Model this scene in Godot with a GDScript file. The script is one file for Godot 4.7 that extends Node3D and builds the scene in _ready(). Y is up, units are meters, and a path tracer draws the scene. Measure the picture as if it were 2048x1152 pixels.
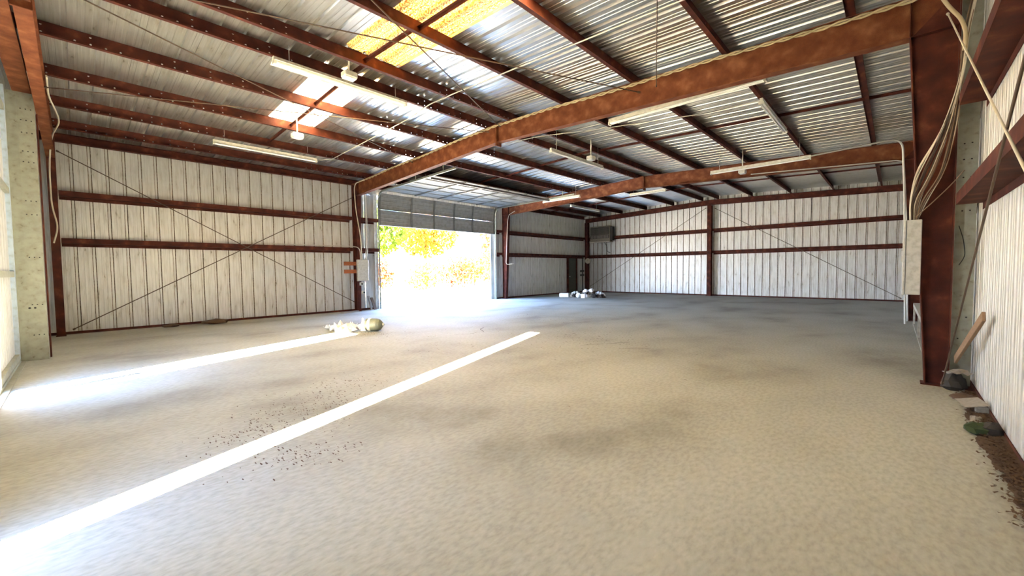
extends Node3D
# A disused steel-framed shed seen from its near right corner. x runs across (left wall to right wall), z along the length (far wall at negative z), metres.

const XL := -14.31        # inner face of left wall sheeting
const XR := 0.67          # right wall sheeting
const XM := -6.82         # ridge
const ZN := 0.72          # near gable sheeting
const ZF := -22.04        # far gable sheeting
const Z1 := -6.86         # frame lines
const Z2 := -14.46
const ZNF := 0.285
const RIB := 0.305

var M := {}
var rng := RandomNumberGenerator.new()
var taken := {}

func _ready():
	rng.seed = 20250
	setup_view()
	make_materials()
	build_floor_and_ground()
	build_walls()
	build_ceiling()
	build_frames()
	build_overhead_door()
	build_other_doors()
	build_bracing()
	build_fixtures()
	build_electrics()
	build_corner_things()
	build_debris()
	build_outside()

# ---------------------------------------------------------------- camera, sky, sun
func setup_view():
	var cam := Camera3D.new()
	cam.name = "camera"
	cam.position = Vector3(0, 1.4, 0)
	cam.rotation = Vector3(-0.0435, 0.7535, -0.0114)
	cam.fov = rad_to_deg(2.0 * atan(576.0 / 817.0))
	cam.near = 0.05
	cam.far = 400.0
	add_child(cam)
	cam.current = true
	var env := Environment.new()
	env.tonemap_mode = Environment.TONE_MAPPER_LINEAR
	env.tonemap_exposure = 20.0
	env.background_mode = Environment.BG_SKY
	var sky := Sky.new()
	var sm := ProceduralSkyMaterial.new()
	sm.sky_top_color = Color(0.42, 0.56, 0.8)
	sm.sky_horizon_color = Color(0.82, 0.86, 0.9)
	sm.ground_bottom_color = Color(0.5, 0.47, 0.42)
	sm.ground_horizon_color = Color(0.62, 0.6, 0.55)
	sm.sky_energy_multiplier = 1.75
	sm.ground_energy_multiplier = 0.8
	sm.sun_angle_max = 1.0
	sky.sky_material = sm
	env.sky = sky
	env.sdfgi_enabled = true
	env.ssao_enabled = true
	env.ssil_enabled = true
	var we := WorldEnvironment.new()
	we.name = "environment"
	we.environment = env
	add_child(we)
	var sun := DirectionalLight3D.new()
	sun.name = "sun"
	sun.light_color = Color(1.0, 0.945, 0.85)
	sun.light_energy = 9.0
	sun.light_angular_distance = 0.53
	sun.shadow_enabled = true
	sun.sky_mode = DirectionalLight3D.SKY_MODE_LIGHT_ONLY
	add_child(sun)
	var e := deg_to_rad(26.0)
	sun.look_at_from_position(Vector3(10, 20, 30), Vector3(10, 20, 30) + Vector3(-0.335 * cos(e), -sin(e), -0.942 * cos(e)), Vector3.UP)

# ---------------------------------------------------------------- materials
func noise_tex(freq: float, stops: Array, size := 512, octaves := 5, kind := FastNoiseLite.TYPE_SIMPLEX_SMOOTH, sd := 1) -> NoiseTexture2D:
	var n := FastNoiseLite.new()
	n.noise_type = kind
	n.frequency = freq
	n.fractal_octaves = octaves
	n.seed = sd
	var t := NoiseTexture2D.new()
	t.width = size
	t.height = size
	t.seamless = true
	t.noise = n
	var g := Gradient.new()
	var off := PackedFloat32Array()
	var col := PackedColorArray()
	for s in stops:
		off.append(s[0])
		col.append(s[1])
	g.offsets = off
	g.colors = col
	t.color_ramp = g
	return t

func c8(r: float, g: float, b: float) -> Color:
	return Color(r / 255.0, g / 255.0, b / 255.0)

func mat(called: String, color: Color, rough := 0.8, metal := 0.0, tex: Texture2D = null, scale := Vector3.ONE) -> StandardMaterial3D:
	var m := StandardMaterial3D.new()
	m.resource_name = called
	m.albedo_color = color
	m.roughness = rough
	m.metallic = metal
	m.cull_mode = BaseMaterial3D.CULL_DISABLED
	if tex:
		m.albedo_texture = tex
		m.uv1_triplanar = true
		m.uv1_world_triplanar = true
		m.uv1_scale = scale
	M[called] = m
	return m

func layer(m: StandardMaterial3D, tex: Texture2D, scale: Vector3):
	m.detail_enabled = true
	m.detail_blend_mode = BaseMaterial3D.BLEND_MODE_MUL
	m.detail_albedo = tex
	m.detail_uv_layer = BaseMaterial3D.DETAIL_UV_2
	m.uv2_triplanar = true
	m.uv2_world_triplanar = true
	m.uv2_scale = scale

func relief(m: StandardMaterial3D, tex: Texture2D, cm: float):
	m.heightmap_enabled = true
	m.heightmap_texture = tex
	m.heightmap_scale = cm

func make_materials():
	var W := Color(1, 1, 1)
	var speck := noise_tex(0.09, [[0.0, Color(0.72, 0.72, 0.72)], [0.42, Color(0.95, 0.95, 0.95)], [1.0, W]], 512, 4, FastNoiseLite.TYPE_SIMPLEX, 3)
	var blot := noise_tex(0.012, [[0.2, Color(0.9, 0.895, 0.88)], [0.5, Color(0.97, 0.97, 0.965)], [0.8, W]], 512, 5, FastNoiseLite.TYPE_SIMPLEX_SMOOTH, 9)
	var grain := noise_tex(0.13, [[0.0, Color(0, 0, 0)], [1.0, W]], 512, 5, FastNoiseLite.TYPE_SIMPLEX, 21)
	# concrete: mottled grey-tan with dark scuffs
	var conc := noise_tex(0.04, [[0.1, c8(157, 157, 145)], [0.4, c8(167, 167, 155)], [0.6, c8(171, 171, 159)], [0.9, c8(178, 178, 167)]], 1024, 7, FastNoiseLite.TYPE_SIMPLEX, 5)
	var scuff := noise_tex(0.006, [[0.08, c8(200, 197, 192)], [0.28, c8(230, 228, 225)], [0.5, c8(246, 245, 243)], [0.75, W]], 1024, 8, FastNoiseLite.TYPE_SIMPLEX_SMOOTH, 14)
	var m := mat("concrete", W, 0.75, 0.0, conc, Vector3(0.5, 0.5, 0.24))
	layer(m, scuff, Vector3(0.085, 0.085, 0.06))
	relief(m, grain, 0.06)
	# galvanised wall sheet: dusty, with streaks that run down
	var galv := noise_tex(0.02, [[0.1, c8(196, 194, 188)], [0.45, c8(206, 205, 200)], [0.8, c8(213, 212, 208)]], 512, 5, FastNoiseLite.TYPE_SIMPLEX_SMOOTH, 31)
	var dirt := noise_tex(0.012, [[0.03, c8(172, 164, 150)], [0.12, c8(234, 231, 226)], [0.3, c8(248, 247, 245)], [0.6, W], [1.0, W]], 1024, 7, FastNoiseLite.TYPE_SIMPLEX, 40)
	m = mat("wall_sheet", W, 0.48, 0.45, galv, Vector3(2.2, 0.12, 2.2))
	layer(m, dirt, Vector3(0.4, 0.1, 0.4))
	var flank_brown := noise_tex(0.04, [[0.2, c8(84, 66, 48)], [0.5, c8(118, 100, 78)], [0.8, c8(168, 156, 136)]], 512, 6, FastNoiseLite.TYPE_SIMPLEX, 44)
	m = mat("rib_flank_brown", W, 0.8, 0.0, flank_brown, Vector3(1.5, 0.5, 1.5))
	m = mat("roof_sheet", W, 0.3, 0.88, galv, Vector3(0.08, 0.5, 2.2))
	layer(m, dirt, Vector3(0.1, 0.3, 0.3))
	m = mat("galvanised", c8(196, 198, 182), 0.5, 0.3, galv, Vector3(0.5, 0.5, 0.5))
	layer(m, dirt, Vector3(0.6, 0.6, 0.6))
	# red oxide primer with rust and dust
	var rust := noise_tex(0.018, [[0.1, c8(60, 25, 16)], [0.45, c8(77, 33, 21)], [0.65, c8(87, 40, 26)], [0.9, c8(112, 64, 42)]], 512, 7, FastNoiseLite.TYPE_SIMPLEX_SMOOTH, 50)
	m = mat("red_steel", W, 0.72, 0.0, rust, Vector3(0.35, 0.35, 0.35))
	m.metallic_specular = 0.35
	layer(m, speck, Vector3(2.5, 2.5, 2.5))
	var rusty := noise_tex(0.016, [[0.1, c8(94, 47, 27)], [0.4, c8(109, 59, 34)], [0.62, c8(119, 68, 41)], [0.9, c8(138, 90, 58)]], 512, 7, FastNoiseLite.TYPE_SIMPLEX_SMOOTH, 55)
	m = mat("lit_rusty_steel", W, 0.75, 0.0, rusty, Vector3(0.45, 0.45, 0.45))  # rust mottling, with strong light on the rafters put into a lighter orange
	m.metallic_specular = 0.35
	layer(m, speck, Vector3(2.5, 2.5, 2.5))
	m = mat("rust_bar", c8(150, 84, 48), 0.85, 0.0, blot, Vector3(3, 3, 3))
	m = mat("rod_steel", c8(92, 74, 60), 0.6, 0.3, blot, Vector3(2, 2, 2))
	m = mat("conduit", c8(190, 186, 176), 0.45, 0.4)
	m = mat("white_enamel", c8(226, 222, 206), 0.4, 0.0, blot, Vector3(1.5, 1.5, 1.5))
	m = mat("tube_glass", c8(238, 238, 232), 0.2)
	m = mat("grey_box", c8(178, 178, 172), 0.5, 0.0, blot, Vector3(2, 2, 2))
	m = mat("door_panel", c8(148, 144, 135), 0.5, 0.1, blot, Vector3(0.8, 0.8, 0.8))
	m = mat("door_stile", c8(112, 108, 100), 0.5, 0.1, blot, Vector3(1.5, 1.5, 1.5))
	m = mat("sky_reflection_blue", c8(190, 208, 226), 0.45, 0.0, blot, Vector3(1.2, 1.2, 1.2))  # pale blue stands in for sky light reflected off the leaf edges
	m = mat("white_trim", c8(224, 226, 226), 0.5, 0.0, blot, Vector3(1.2, 1.2, 1.2))
	m = mat("black_plastic", c8(28, 27, 26), 0.5)
	m = mat("dark_green_paint", c8(70, 72, 60), 0.6, 0.0, blot, Vector3(1.5, 1.5, 1.5))
	m = mat("heater_paint", c8(128, 120, 104), 0.55, 0.1, blot, Vector3(2, 2, 2))
	m = mat("cable_white", c8(196, 186, 164), 0.6)
	m = mat("cable_brown", c8(120, 98, 76), 0.65)
	m = mat("cable_dark", c8(70, 54, 42), 0.65)
	m = mat("rope", c8(186, 168, 132), 0.9, 0.0, speck, Vector3(8, 8, 8))
	m = mat("wood", c8(140, 112, 86), 0.85, 0.0, blot, Vector3(4, 4, 4))
	m = mat("bench_paint", c8(168, 164, 152), 0.6, 0.0, blot, Vector3(2, 2, 2))
	m = mat("navy_paint", c8(40, 46, 74), 0.6)
	m = mat("foam", c8(236, 236, 232), 0.9)
	m = mat("scrap_grey", c8(150, 144, 134), 0.85, 0.0, blot, Vector3(4, 4, 4))
	m = mat("scrap_brown", c8(96, 76, 60), 0.9, 0.0, blot, Vector3(4, 4, 4))
	m = mat("scrap_dark", c8(52, 48, 44), 0.9, 0.0, blot, Vector3(4, 4, 4))
	m = mat("leaf_litter", c8(88, 66, 46), 0.95, 0.0, speck, Vector3(6, 6, 6))
	m = mat("moss", c8(50, 64, 32), 0.95, 0.0, speck, Vector3(6, 6, 6))
	m = mat("canister", c8(128, 130, 108), 0.5, 0.2, blot, Vector3(5, 5, 5))
	m = mat("crack", c8(70, 64, 58), 0.95)
	# weathered glass-fibre roof light, sunlit from above
	var fibre := noise_tex(0.06, [[0.2, c8(226, 196, 140)], [0.5, c8(242, 222, 176)], [0.8, c8(250, 240, 208)]], 512, 5, FastNoiseLite.TYPE_SIMPLEX, 61)
	m = mat("skylight", W, 0.6, 0.0, fibre, Vector3(0.5, 0.5, 1.5))
	m.backlight_enabled = true
	m.backlight = Color(1.0, 0.97, 0.9)
	var litter := noise_tex(0.05, [[0.3, c8(140, 62, 16)], [0.46, c8(186, 110, 34)], [0.54, c8(232, 186, 84)], [0.8, c8(244, 214, 120)]], 1024, 6, FastNoiseLite.TYPE_SIMPLEX, 63)
	m = mat("skylight_littered", W, 0.6, 0.0, litter, Vector3(0.35, 0.35, 0.9))
	m.backlight_enabled = true
	m.backlight = Color(0.45, 0.44, 0.42)
	# outside
	var sand := noise_tex(0.02, [[0.2, c8(150, 138, 112)], [0.5, c8(186, 176, 152)], [0.8, c8(206, 198, 178)]], 512, 6, FastNoiseLite.TYPE_SIMPLEX, 71)
	m = mat("ground", W, 0.95, 0.0, sand, Vector3(0.15, 0.15, 0.15))
	m = mat("bark", c8(96, 80, 62), 0.95)
	for k in [["leaf_green", c8(66, 80, 22)], ["leaf_yellow", c8(108, 84, 26)], ["leaf_brown", c8(86, 42, 20)]]:
		m = mat(k[0], k[1], 0.8)
		m.backlight_enabled = true
		m.backlight = k[1]
		m.metallic_specular = 0.05
	m = mat("white_wall", c8(226, 224, 218), 0.8)
	m = mat("roof_shingle", c8(150, 150, 150), 0.85)

# ---------------------------------------------------------------- mesh helpers
class MB:
	var v := PackedVector3Array()
	var n := PackedVector3Array()
	var ix := PackedInt32Array()
	func tri(a: Vector3, b: Vector3, c: Vector3):
		var nn := (c - a).cross(b - a).normalized()
		var k := v.size()
		v.append_array([a, b, c])
		n.append_array([nn, nn, nn])
		ix.append_array([k, k + 1, k + 2])
	func quad(a: Vector3, b: Vector3, c: Vector3, d: Vector3):
		var nn := (c - a).cross(b - d).normalized()
		var k := v.size()
		v.append_array([a, b, c, d])
		n.append_array([nn, nn, nn, nn])
		ix.append_array([k, k + 1, k + 2, k, k + 2, k + 3])
	# a box about c with half-axes taken from the basis
	func box(c: Vector3, s: Vector3, b := Basis()):
		var x := b.x * s.x * 0.5
		var y := b.y * s.y * 0.5
		var z := b.z * s.z * 0.5
		quad(c - x + y - z, c + x + y - z, c + x + y + z, c - x + y + z)
		quad(c - x - y + z, c + x - y + z, c + x - y - z, c - x - y - z)
		quad(c - x + y + z, c + x + y + z, c + x - y + z, c - x - y + z)
		quad(c + x + y - z, c - x + y - z, c - x - y - z, c + x - y - z)
		quad(c + x + y + z, c + x + y - z, c + x - y - z, c + x - y + z)
		quad(c - x + y - z, c - x + y + z, c - x - y + z, c - x - y - z)
	func span(a: Vector3, b: Vector3):
		box((a + b) * 0.5, (b - a).abs())
	# a bevelled box: top and bottom faces inset
	func cbox(c: Vector3, s: Vector3, r: float, b := Basis()):
		var h := s * 0.5
		var p := []
		for sy in [-1.0, 1.0]:
			for ring in 2:
				var yy: float = sy * (h.y if ring == (1 if sy > 0 else 0) else h.y - r)
				var ins: float = r if ring == (1 if sy > 0 else 0) else 0.0
				var rr: float = r
				var loop := []
				var hx: float = h.x - ins
				var hz: float = h.z - ins
				for q in [[-hx, -hz + rr], [-hx + rr, -hz], [hx - rr, -hz], [hx, -hz + rr], [hx, hz - rr], [hx - rr, hz], [-hx + rr, hz], [-hx, hz - rr]]:
					loop.append(c + b.x * q[0] + b.y * yy + b.z * q[1])
				p.append(loop)
		for k in 3:
			for i in 8:
				var j := (i + 1) % 8
				quad(p[k + 1][i], p[k + 1][j], p[k][j], p[k][i])
		for i in range(1, 7):
			tri(p[3][0], p[3][i + 1], p[3][i])
			tri(p[0][0], p[0][i], p[0][i + 1])
	# closed outline in the plane (u, w), pushed along d
	func prism(poly: PackedVector2Array, o: Vector3, u: Vector3, w: Vector3, d: Vector3):
		var t := Geometry2D.triangulate_polygon(poly)
		for k in range(0, t.size(), 3):
			var a := o + u * poly[t[k]].x + w * poly[t[k]].y
			var b := o + u * poly[t[k + 1]].x + w * poly[t[k + 1]].y
			var c := o + u * poly[t[k + 2]].x + w * poly[t[k + 2]].y
			tri(a, b, c)
			tri(a + d, c + d, b + d)
		for k in poly.size():
			var p := poly[k]
			var q := poly[(k + 1) % poly.size()]
			var a := o + u * p.x + w * p.y
			var b := o + u * q.x + w * q.y
			quad(a, b, b + d, a + d)
	func tube(pts: Array, r: float, seg := 8, r2 := -1.0):
		var rings := []
		var side := Vector3.ZERO
		for i in pts.size():
			var p: Vector3 = pts[i]
			var t: Vector3 = (pts[mini(i + 1, pts.size() - 1)] - pts[maxi(i - 1, 0)]).normalized()
			if side == Vector3.ZERO:
				side = t.cross(Vector3.UP if absf(t.y) < 0.9 else Vector3.RIGHT).normalized()
			side = (side - t * side.dot(t)).normalized()
			var up := t.cross(side)
			var rr := r if r2 < 0.0 else lerpf(r, r2, float(i) / (pts.size() - 1))
			var ring := []
			for k in seg:
				var a := TAU * k / seg
				var dir := side * cos(a) + up * sin(a)
				ring.append([p + dir * rr, dir])
			rings.append(ring)
		for i in rings.size() - 1:
			for k in seg:
				var j := (k + 1) % seg
				var b := v.size()
				for e in [rings[i][k], rings[i + 1][k], rings[i + 1][j], rings[i][j]]:
					v.append(e[0])
					n.append(e[1])
				ix.append_array([b, b + 1, b + 2, b, b + 2, b + 3])
		for e in [0, rings.size() - 1]:
			for k in range(1, seg - 1):
				if e == 0:
					tri(rings[e][0][0], rings[e][k][0], rings[e][k + 1][0])
				else:
					tri(rings[e][0][0], rings[e][k + 1][0], rings[e][k][0])
	# profile of (radius, along) turned about an axis
	func lathe(prof: Array, o: Vector3, axis: Vector3, seg := 20):
		var a := axis.normalized()
		var s := a.cross(Vector3.UP if absf(a.y) < 0.9 else Vector3.RIGHT).normalized()
		var w := a.cross(s)
		for i in prof.size() - 1:
			var d: Vector2 = prof[i + 1] - prof[i]
			for k in seg:
				var t0 := TAU * k / seg
				var t1 := TAU * (k + 1) / seg
				var d0 := s * cos(t0) + w * sin(t0)
				var d1 := s * cos(t1) + w * sin(t1)
				var b := v.size()
				var n0 := (d0 * d.y - a * d.x).normalized()
				var n1 := (d1 * d.y - a * d.x).normalized()
				v.append_array([o + d0 * prof[i].x + a * prof[i].y, o + d0 * prof[i + 1].x + a * prof[i + 1].y, o + d1 * prof[i + 1].x + a * prof[i + 1].y, o + d1 * prof[i].x + a * prof[i].y])
				n.append_array([n0, n0, n1, n1])
				ix.append_array([b, b + 1, b + 2, b, b + 2, b + 3])
	func mesh() -> ArrayMesh:
		var arr := []
		arr.resize(Mesh.ARRAY_MAX)
		arr[Mesh.ARRAY_VERTEX] = v
		arr[Mesh.ARRAY_NORMAL] = n
		arr[Mesh.ARRAY_INDEX] = ix
		var m := ArrayMesh.new()
		m.add_surface_from_arrays(Mesh.PRIMITIVE_TRIANGLES, arr)
		return m

func numbered(called: String) -> String:
	var k: int = taken.get(called, -1) + 1
	taken[called] = k
	return called if k == 0 else "%s_%03d" % [called, k]

func put(parent: Node, called: String, shape, material: String) -> MeshInstance3D:
	var o := MeshInstance3D.new()
	o.mesh = shape.mesh() if shape is MB else shape
	o.material_override = null
	o.set_surface_override_material(0, M[material])
	o.name = numbered(called) if parent == self else called
	parent.add_child(o, true)
	return o

func thing(called: String, label: String, category: String, at := Vector3.ZERO, group := "") -> Node3D:
	var o := Node3D.new()
	o.name = numbered(called)
	add_child(o)
	o.position = at
	tag(o, label, category, group)
	return o

func tag(o: Node, label: String, category: String, group := ""):
	o.set_meta("label", label)
	o.set_meta("category", category)
	if group != "":
		o.set_meta("group", group)

func struct(called: String) -> Node3D:
	var o := Node3D.new()
	o.name = called
	o.set_meta("kind", "structure")
	add_child(o)
	return o

func rafter_top(x: float) -> float:
	return lerpf(4.79, 4.50, clampf(absf(x - XM) / 7.49, 0.0, 1.1))

func roof_y(x: float) -> float:
	return rafter_top(x) + 0.2

# a ribbed sheet: s runs across the ribs, h along them; every rib pushes out by 32 mm
func rib_profile(nmod: int) -> Array:
	var p := []
	for k in nmod:
		var b := k * RIB
		for q in [[0.0, 0.036], [0.020, 0.036], [0.034, 0.0], [0.098, 0.0], [0.103, 0.006], [0.127, 0.006], [0.132, 0.0], [0.173, 0.0], [0.178, 0.006], [0.202, 0.006], [0.207, 0.0], [0.271, 0.0], [0.285, 0.036]]:
			p.append(Vector2(b + q[0], q[1]))
	p.append(Vector2(nmod * RIB, 0.036))
	return p

# bottom and top are Callables of the point's s coordinate
func sheet(prof: Array, o: Vector3, s: Vector3, out: Vector3, lo: Callable, hi: Callable, thick := true, part := 0) -> MB:
	var mb := MB.new()
	for side in (2 if thick else 1):
		for i in prof.size() - 1:
			var a: Vector2 = prof[i]
			var b: Vector2 = prof[i + 1]
			if part != 0 and (absf(a.y - b.y) > 0.02) != (part == 2):
				continue
			var pa := o + s * a.x + out * (a.y + side * 0.002)
			var pb := o + s * b.x + out * (b.y + side * 0.002)
			var q := [lo.call(pa), lo.call(pb), hi.call(pb), hi.call(pa)]
			if side == 0:
				mb.quad(q[0], q[1], q[2], q[3])
			else:
				mb.quad(q[3], q[2], q[1], q[0])
	return mb

# last argument: mottled darker brown on the flanks of the ribs, as on the walls in view
func wall_sheet(parent: Node3D, o: Vector3, s: Vector3, out: Vector3, nmod: int, y0: float, y1: float, dark_flanks := false):
	# y1 < 0 means: up to the roof
	var lo := func(p): return Vector3(p.x, y0, p.z)
	var hi := func(p): return Vector3(p.x, (roof_y(p.x) + 0.06 if y1 < 0.0 else y1), p.z)
	if not dark_flanks:
		put(parent, "metal_sheet", sheet(rib_profile(nmod), o, s, out, lo, hi), "wall_sheet")
		return
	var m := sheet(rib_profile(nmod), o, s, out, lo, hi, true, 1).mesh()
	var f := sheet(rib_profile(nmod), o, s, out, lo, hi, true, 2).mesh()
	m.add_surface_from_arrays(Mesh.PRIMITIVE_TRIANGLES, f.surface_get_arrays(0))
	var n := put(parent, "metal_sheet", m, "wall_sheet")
	n.set_surface_override_material(1, M["rib_flank_brown"])

# ---------------------------------------------------------------- floor and ground
func build_floor_and_ground():
	var f := struct("floor")
	var mb := MB.new()
	mb.span(Vector3(XL - 0.05, -0.3, ZF - 0.1), Vector3(XR + 0.03, 0.0, ZN + 0.1))
	put(f, "concrete_slab", mb, "concrete")
	# cracks: short dark ribbons let into the slab
	for path in [[Vector2(-7.03, -5.5), Vector2(-6.95, -5.75), Vector2(-6.84, -5.91), Vector2(-6.88, -6.15), Vector2(-6.85, -6.34), Vector2(-7.2, -6.55), Vector2(-7.35, -6.8)], [Vector2(-4.2, -6.3), Vector2(-4.05, -6.62), Vector2(-3.9, -6.8), Vector2(-3.68, -7.2)], [Vector2(-3.5, -6.5), Vector2(-3.3, -6.72), Vector2(-3.1, -6.85)]]:
		var cm := MB.new()
		for i in path.size() - 1:
			var a: Vector2 = path[i]
			var b: Vector2 = path[i + 1]
			var w: Vector2 = (b - a).orthogonal().normalized() * rng.randf_range(0.004, 0.011)
			cm.quad(Vector3(a.x - w.x, 0.0015, a.y - w.y), Vector3(b.x - w.x, 0.0015, b.y - w.y), Vector3(b.x + w.x, 0.0015, b.y + w.y), Vector3(a.x + w.x, 0.0015, a.y + w.y))
		put(f, "crack", cm, "crack")

# ---------------------------------------------------------------- walls
func girt(parent: Node3D, along0: Vector3, along1: Vector3, inward: Vector3, y: float, up := true):
	# Z section: web flat, inner flange upright
	var mb := MB.new()
	var t := (along1 - along0).normalized()
	var L := (along1 - along0).length()
	var c := (along0 + along1) * 0.5
	var b := Basis(t, Vector3.UP, t.cross(Vector3.UP))
	mb.box(c + inward * 0.1 + Vector3.UP * (y + 0.002), Vector3(L, 0.004, 0.2), b)
	mb.box(c + inward * 0.199 + Vector3.UP * (y + 0.06), Vector3(L, 0.12, 0.004), b)
	mb.box(c + inward * 0.19 + Vector3.UP * (y + 0.118), Vector3(L, 0.004, 0.02), b)
	mb.box(c + inward * 0.004 + Vector3.UP * (y - 0.035), Vector3(L, 0.07, 0.004), b)
	put(parent, "girt", mb, "red_steel")

func base_angle(parent: Node3D, a: Vector3, b: Vector3, inward: Vector3):
	var mb := MB.new()
	var p := a + inward * 0.002
	var q := b + inward * 0.07
	mb.span(Vector3(p.x, 0.0, p.z), Vector3(q.x, 0.006, q.z))
	q = b + inward * 0.008
	mb.span(Vector3(p.x, 0.0, p.z), Vector3(q.x, 0.06, q.z))
	put(parent, "base_angle", mb, "red_steel")

func build_walls():
	var X := Vector3.RIGHT
	var Z := Vector3(0, 0, -1)
	# left wall, ribs line up with the roof ribs
	var wl := struct("wall_left")
	var z := 0.895
	while z > ZF + 0.01:
		var mods := 3
		var z_end := z - mods * RIB
		if z < -7.3 and z_end > -14.3:
			wall_sheet(wl, Vector3(XL, 0, z), Z, -X, 3, 4.27, -1.0)
		else:
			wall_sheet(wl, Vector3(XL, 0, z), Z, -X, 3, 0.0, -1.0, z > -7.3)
		z = z_end
	# narrow sheets that fill the wall up to the two jambs of the wide opening
	for r in [[-7.34, -7.80], [-14.0, -14.36]]:
		var mb := MB.new()
		mb.span(Vector3(XL - 0.03, 0, r[0]), Vector3(XL - 0.027, 4.3, r[1]))
		put(wl, "metal_sheet", mb, "wall_sheet")
	for y in [2.146, 3.244]:
		for r in [[0.2, Z1 + 0.08], [Z1 - 0.08, -7.8], [-14.0, Z2 + 0.08], [Z2 - 0.08, -21.85]]:
			girt(wl, Vector3(XL, 0, r[0]), Vector3(XL, 0, r[1]), X, y)
	for r in [[ZN, -7.8], [-14.0, ZF]]:
		base_angle(wl, Vector3(XL, 0, r[0]), Vector3(XL, 0, r[1]), X)
	# right wall
	var wr := struct("wall_right")
	z = 0.895
	while z > ZF + 0.01:
		wall_sheet(wr, Vector3(XR, 0, z), Z, X, 3, 0.0, -1.0)
		z -= 3 * RIB
	for y in [2.06, 3.13]:
		for r in [[0.2, -6.62], [-7.08, -14.3], [-14.6, -21.85]]:
			girt(wr, Vector3(XR, 0, r[0]), Vector3(XR, 0, r[1]), -X, y)
	base_angle(wr, Vector3(XR, 0, ZN), Vector3(XR, 0, ZF), -X)
	# far gable wall
	var wf := struct("wall_far")
	var x := XL - 0.05
	var first := true
	while x < XR - 0.02:
		var n := 1 if first else 3
		if first:
			x = 0.04 - RIB * 48.0
			n = 3
			first = false
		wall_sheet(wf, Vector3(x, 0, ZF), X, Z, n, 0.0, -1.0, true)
		x += n * RIB
	for y in [2.146, 3.244]:
		for r in [[XL + 0.3, XM - 0.11], [XM + 0.11, XR - 0.2]]:
			girt(wf, Vector3(r[0], 0, ZF), Vector3(r[1], 0, ZF), Vector3(0, 0, 1), y)
	base_angle(wf, Vector3(XL, 0, ZF), Vector3(XR, 0, ZF), Vector3(0, 0, 1))
	# near gable wall: blank on the left, head panel over the sliding doors, blank on the right
	var wn := struct("wall_near")
	x = XL - 0.05
	while x < XR + 0.1:
		wall_sheet(wn, Vector3(x, 0, ZN), X, -Z, 3, 0.0 if x < -11.4 or x > 0.0 else 4.36, -1.0)
		x += 3 * RIB
	var mb2 := MB.new()
	mb2.span(Vector3(-11.7, 0, ZN + 0.01), Vector3(-10.4, 4.4, ZN + 0.013))
	put(wn, "metal_sheet", mb2, "wall_sheet")
	var hd := MB.new()
	hd.span(Vector3(-10.75, 4.36, 0.385), Vector3(0.55, 4.37, 0.585))
	hd.span(Vector3(-10.75, 4.37, 0.58), Vector3(0.55, 4.62, 0.588))
	hd.span(Vector3(-10.75, 4.37, 0.385), Vector3(0.55, 4.43, 0.392))
	put(wn, "door_header", hd, "lit_rusty_steel")

# ---------------------------------------------------------------- roof
func purlin_mesh(z0: float, z1: float, zones: Array) -> ArrayMesh:
	var mb := MB.new()
	var h := 0.2
	var fl := 0.065
	# bottom flange to the right with a small lip, top flange to the left
	mb.span(Vector3(0, 0, z1), Vector3(fl, 0.003, z0))
	mb.span(Vector3(fl - 0.003, 0, z1), Vector3(fl, 0.018, z0))
	mb.span(Vector3(-fl, h - 0.003, z1), Vector3(0, h, z0))
	mb.span(Vector3(-fl, h - 0.018, z1), Vector3(-fl + 0.003, h, z0))
	var cell := 0.16
	var z := z0
	while z > z1 + 0.001:
		var e := maxf(z - cell, z1)
		var holed := false
		for r in zones:
			if z <= r[0] and e >= r[1]:
				holed = true
		var pitch: bool = fmod(absf(z * 6.25 + 100.0), 5.0) > 1.2
		if holed and pitch:
			var zc := (z + e) * 0.5
			var prev := 0.0
			for yc in [0.05, 0.15]:
				var top: float = 0.1 if yc < 0.1 else h
				if yc < 0.1 or int(z * 6.25 + 200.0) % 3 == 0:
					hole_cell(mb, zc, yc, z, e, prev, top, 0.013)
				else:
					mb.quad(Vector3(0, 0.1, z), Vector3(0, h, z), Vector3(0, h, e), Vector3(0, 0.1, e))
				prev = top
		else:
			mb.quad(Vector3(0, 0, z), Vector3(0, h, z), Vector3(0, h, e), Vector3(0, 0, e))
		z = e
	return mb.mesh()

# a plate cell in the plane x = 0 with an eight-sided bolt hole
func hole_cell(mb: MB, zc: float, yc: float, za: float, zb: float, ya: float, yb: float, r: float):
	var outer := []
	var inner := []
	for k in 8:
		var a := TAU * (k + 0.5) / 8.0
		var d := Vector2(cos(a), sin(a))
		inner.append(Vector3(0, yc + d.y * r, zc + d.x * r))
		var sz := (za - zc) / maxf(d.x, 1e-6) if d.x > 0 else (zb - zc) / minf(d.x, -1e-6)
		var sy := (yb - yc) / maxf(d.y, 1e-6) if d.y > 0 else (ya - yc) / minf(d.y, -1e-6)
		var s := minf(sz, sy)
		outer.append(Vector3(0, yc + d.y * s, zc + d.x * s))
	var corners := {0: Vector3(0, yb, za), 2: Vector3(0, yb, zb), 4: Vector3(0, ya, zb), 6: Vector3(0, ya, za)}
	for k in 8:
		var j := (k + 1) % 8
		mb.quad(inner[k], inner[j], outer[j], outer[k])
	# fill the four corners of the cell
	for side in [[7, 0], [1, 2], [3, 4], [5, 6]]:
		pass
	var cs := [Vector3(0, yb, za), Vector3(0, yb, zb), Vector3(0, ya, zb), Vector3(0, ya, za)]
	for q in 4:
		mb.tri(outer[q * 2], cs[q], outer[q * 2 + 1])

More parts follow.
